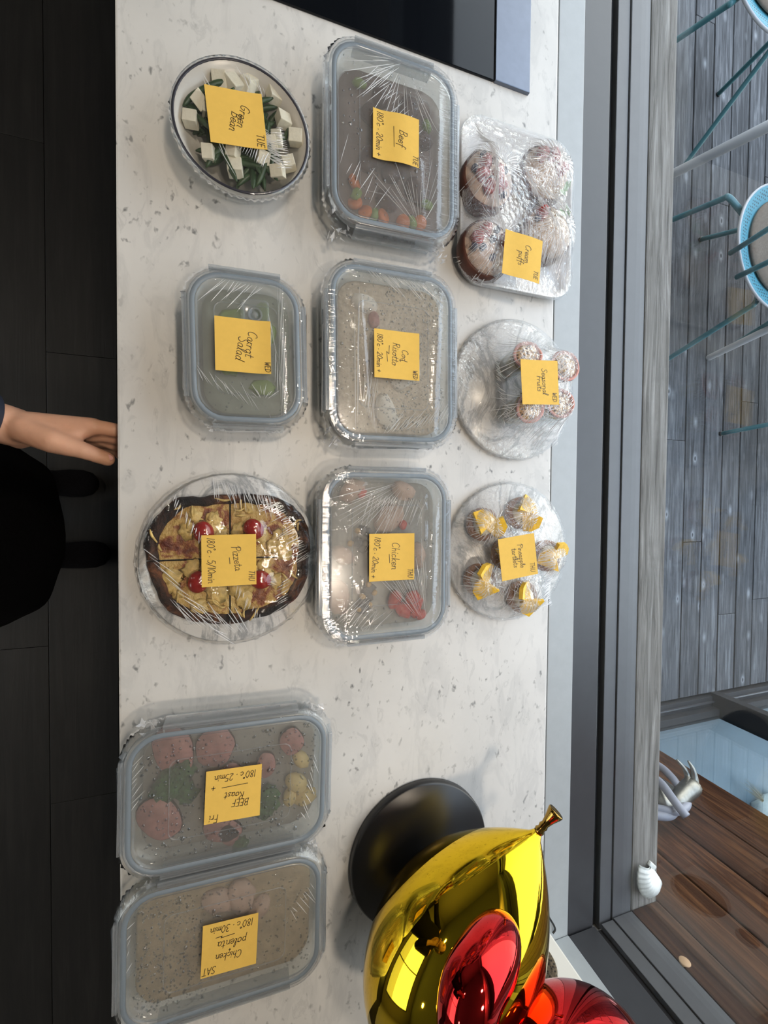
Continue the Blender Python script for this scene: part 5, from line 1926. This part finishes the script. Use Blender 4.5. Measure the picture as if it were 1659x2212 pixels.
def person():
    P = empty('person', (.09, -.63, 0), 'person in a long black dress standing at the worktop, one hand hanging at the edge', 'person')
    o = Vector((.09, -.63, 0))
    g = G()
    wr = Vector((-.108, -.338, .858))
    el, shl = Vector((-.165, -.545, 1.08)), Vector((-.085, -.615, 1.375))
    chain(g, [(shl, .050), (shl.lerp(el, .5), .044), (el, .038), (el.lerp(wr, .25), .040), (el.lerp(wr, .8), .029), (wr + (el - wr).normalized() * .02, .0295), (wr, .0295)])
    bone(g, wr + Vector((-.008, 0, .008)), .021, wr + Vector((.010, 0, -.010)), .021)
    fw = Vector((.02, .985, -.17)).normalized()
    up_ = Vector((-.30, .13, .945))
    up_ = (up_ - fw * up_.dot(fw)).normalized()
    pl = fw.cross(up_)
    tips, th = hand(g, wr, fw, pl, up_, 1.22)
    # other arm, folded towards the chest
    sr, er, wrr = Vector((.265, -.615, 1.375)), Vector((.335, -.52, 1.12)), Vector((.25, -.40, 1.29))
    chain(g, [(sr, .050), (sr.lerp(er, .5), .044), (er, .038), (er.lerp(wrr, .3), .039), (wrr, .0255)])
    f2 = Vector((-.25, .55, .8)).normalized()
    u2 = Vector((-.6, .2, .3))
    u2 = (u2 - f2 * u2.dot(f2)).normalized()
    hand(g, wrr, f2, u2.cross(f2), u2, 1.0)
    # trunk, neck, head
    for a, ra, b, rb in (((.03, -.63, .92), .105, (.15, -.63, .92), .105), ((.05, -.625, 1.08), .095, (.13, -.625, 1.08), .095), ((.02, -.61, 1.28), .098, (.16, -.61, 1.28), .098), ((.0, -.61, 1.37), .06, (.18, -.61, 1.37), .06)):
        bone(g, a, ra, b, rb)
    for a, b, ra, rb in (((.04, -.63, .92), (.05, -.625, 1.08), .105, .095), ((.14, -.63, .92), (.13, -.625, 1.08), .105, .095), ((.05, -.625, 1.08), (.04, -.61, 1.28), .095, .098), ((.13, -.625, 1.08), (.14, -.61, 1.28), .095, .098), ((.09, -.61, 1.28), (.09, -.60, 1.42), .09, .06), ((.0, -.61, 1.37), (-.085, -.615, 1.375), .055, .05), ((.18, -.61, 1.37), (.265, -.615, 1.375), .055, .05)):
        bone(g, a, ra, b, rb)
    bone(g, (.09, -.60, 1.40), .055, (.09, -.575, 1.50), .05)
    hd = Vector((.09, -.56, 1.60))
    g.ball(hd, .074, .092, .105, 24, 16)
    g.ball(hd + Vector((0, .03, -.055)), .055, .058, .058, 18, 12)
    bone(g, hd + Vector((0, .085, .012)), .008, hd + Vector((0, .104, -.022)), .013)        # nose
    bone(g, hd + Vector((-.018, .082, -.055)), .008, hd + Vector((.018, .082, -.055)), .008)  # lips
    for s in (-1, 1):
        g.ball(hd + Vector((s * .076, -.005, -.01)), .010, .020, .030, 12, 8)                 # ears
    # legs and feet
    for hx, kx, ax, ty in ((.035, .0, -.055, -.490), (.145, .165, .180, -.457)):
        chain(g, [((hx, -.63, .88), .085), ((kx, -.605, .50), .056), ((kx * .5 + ax * .5, -.65, .34), .055), ((ax, -.685, .095), .034), ((ax, -.688, .045), .030)])
        chain(g, [((ax, -.70, .034), .028), ((ax, -.60, .032), .026), ((ax, ty - .045, .022), .017), ((ax, ty - .030, .018), .012)])
        bone(g, (ax - .014, ty - .055, .020), .014, (ax + .014, ty - .053, .020), .014)
    for i in range(len(g.v)):
        g.v[i] = tuple(Vector(g.v[i]) - o)
    body = remesh(g, .0040, 'body', M['skin'], P, None, 4)
    # dress
    prof = [(.300, .09, -.682, .240, .197), (.305, .09, -.682, .243, .200), (.45, .09, -.668, .222, .182), (.62, .09, -.655, .205, .165), (.80, .09, -.645, .195, .152), (.92, .09, -.635, .188, .142), (1.08, .09, -.625, .152, .118), (1.20, .09, -.615, .170, .120), (1.30, .09, -.61, .182, .118), (1.38, .09, -.61, .178, .092), (1.43, .09, -.605, .125, .075), (1.455, .09, -.595, .075, .068)]
    n = 64
    loops = []
    for z, cx, cy, rx, ry in prof:
        amp = .018 * max(0, (.95 - z) / .65)
        L = []
        for k in range(n):
            a = 2 * pi * k / n
            ca, sa = math.cos(a), math.sin(a)
            pw = .78 if z < .9 else 1.0
            wv = 1 + amp * math.sin(9 * a + z * 2)
            L.append((cx + rx * wv * math.copysign(abs(ca) ** pw, ca) - o.x, cy + ry * wv * math.copysign(abs(sa) ** pw, sa) - o.y, z))
        loops.append(L)
    inner = [[(x * .985, y * .985, z) for x, y, z in L] for L in loops[:5]]
    G().loft(list(reversed(inner)) + loops, False, False).make('dress', M['cloth'], P)
    for a in ((shl, el, wr), (sr, er, wrr)):
        e2 = a[1].lerp(a[2], .76)
        pts = catmull([a[0] - o, a[0].lerp(a[1], .5) - o, a[1] - o, a[1].lerp(a[2], .5) - o, e2 - o], 4)
        m_ = len(pts)
        G().tube(pts, [.060 - .022 * i / (m_ - 1) for i in range(m_)], 18, False).make('sleeve', M['cloth'], P)
    # watch strap at the wrist
    d_ = (wr - el).normalized()
    c0, c1 = el.lerp(wr, .80) - o, el.lerp(wr, .905) - o
    st = spun((c0, c1), [(0, .0385), (.04, .0400), (.96, .0390), (1, .0375)], 32)
    st.make('watch_strap', M['cuff'], P)
    # ring on the third finger
    a, b = tips[1][0][0], tips[1][1][0]
    m_ = a.lerp(b, .55) - o
    dd = (b - a).normalized()
    spun((m_ - dd * .002, m_ + dd * .002), [(0, .0104), (.2, .0110), (.8, .0110), (1, .0104)], 20).make('finger_ring', M['ring'], P)
    # thumb nail
    t1, t2 = th[2][0], th[3][0]
    g2 = G().ball((0, 0, 0), .0052, .0075, .0016, 12, 6)
    nl = g2.make('thumb_nail', M['pf_rind'], P, t2 - o + up_ * .0086 + (t2 - t1).normalized() * .002)
    nl.rotation_euler = (0, 0, -.25)
    # socks
    for ax, ty in ((-.055, -.490), (.180, -.457)):
        s = G()
        sec = [(-.752, .018, .030, .012), (-.742, .030, .052, .004), (-.70, .038, .074, .0), (-.65, .039, .084, .0), (-.60, .040, .066, .0), (ty - .075, .045, .052, .0), (ty - .040, .044, .042, .0), (ty - .016, .035, .034, .0), (ty - .003, .018, .024, .004)]
        sl = []
        for y_, hw, hh, z0 in sec:
            sl.append([(ax + hw * math.cos(2 * pi * k / 24) - o.x, y_ - o.y, .0012 + z0 + hh * (.5 + .5 * math.sin(2 * pi * k / 24)) ** .8) for k in range(24)])
        s.loft(sl)
        s.lathe([(.046, .045), (.044, .10), (.046, .16), (.056, .30), (.050, .305)], 24, (ax - o.x, -.685 - o.y, 0))
        s.make('sock', M['cloth'], P)
    # hair and eyes
    hg = G().ball(hd + Vector((0, -.022, .020)) - o, .086, .094, .104, 28, 18)
    for s in (-1, 1):
        hg.ball(hd + Vector((s * .066, -.03, -.06)) - o, .030, .050, .090, 16, 10)
    hg.ball(hd + Vector((0, -.075, -.07)) - o, .070, .036, .10, 18, 12)
    hg.make('hair', M['hair'], P)
    for s in (-1, 1):
        ey = G().ball(hd + Vector((s * .030, .080, .010)) - o, .0115, None, None, 14, 10).make('eye', M['eye'], P)
        G().ball(hd + Vector((s * .030, .0895, .010)) - o, .0045, .003, .0045, 10, 6).make('iris', M['hair'], ey)


person()
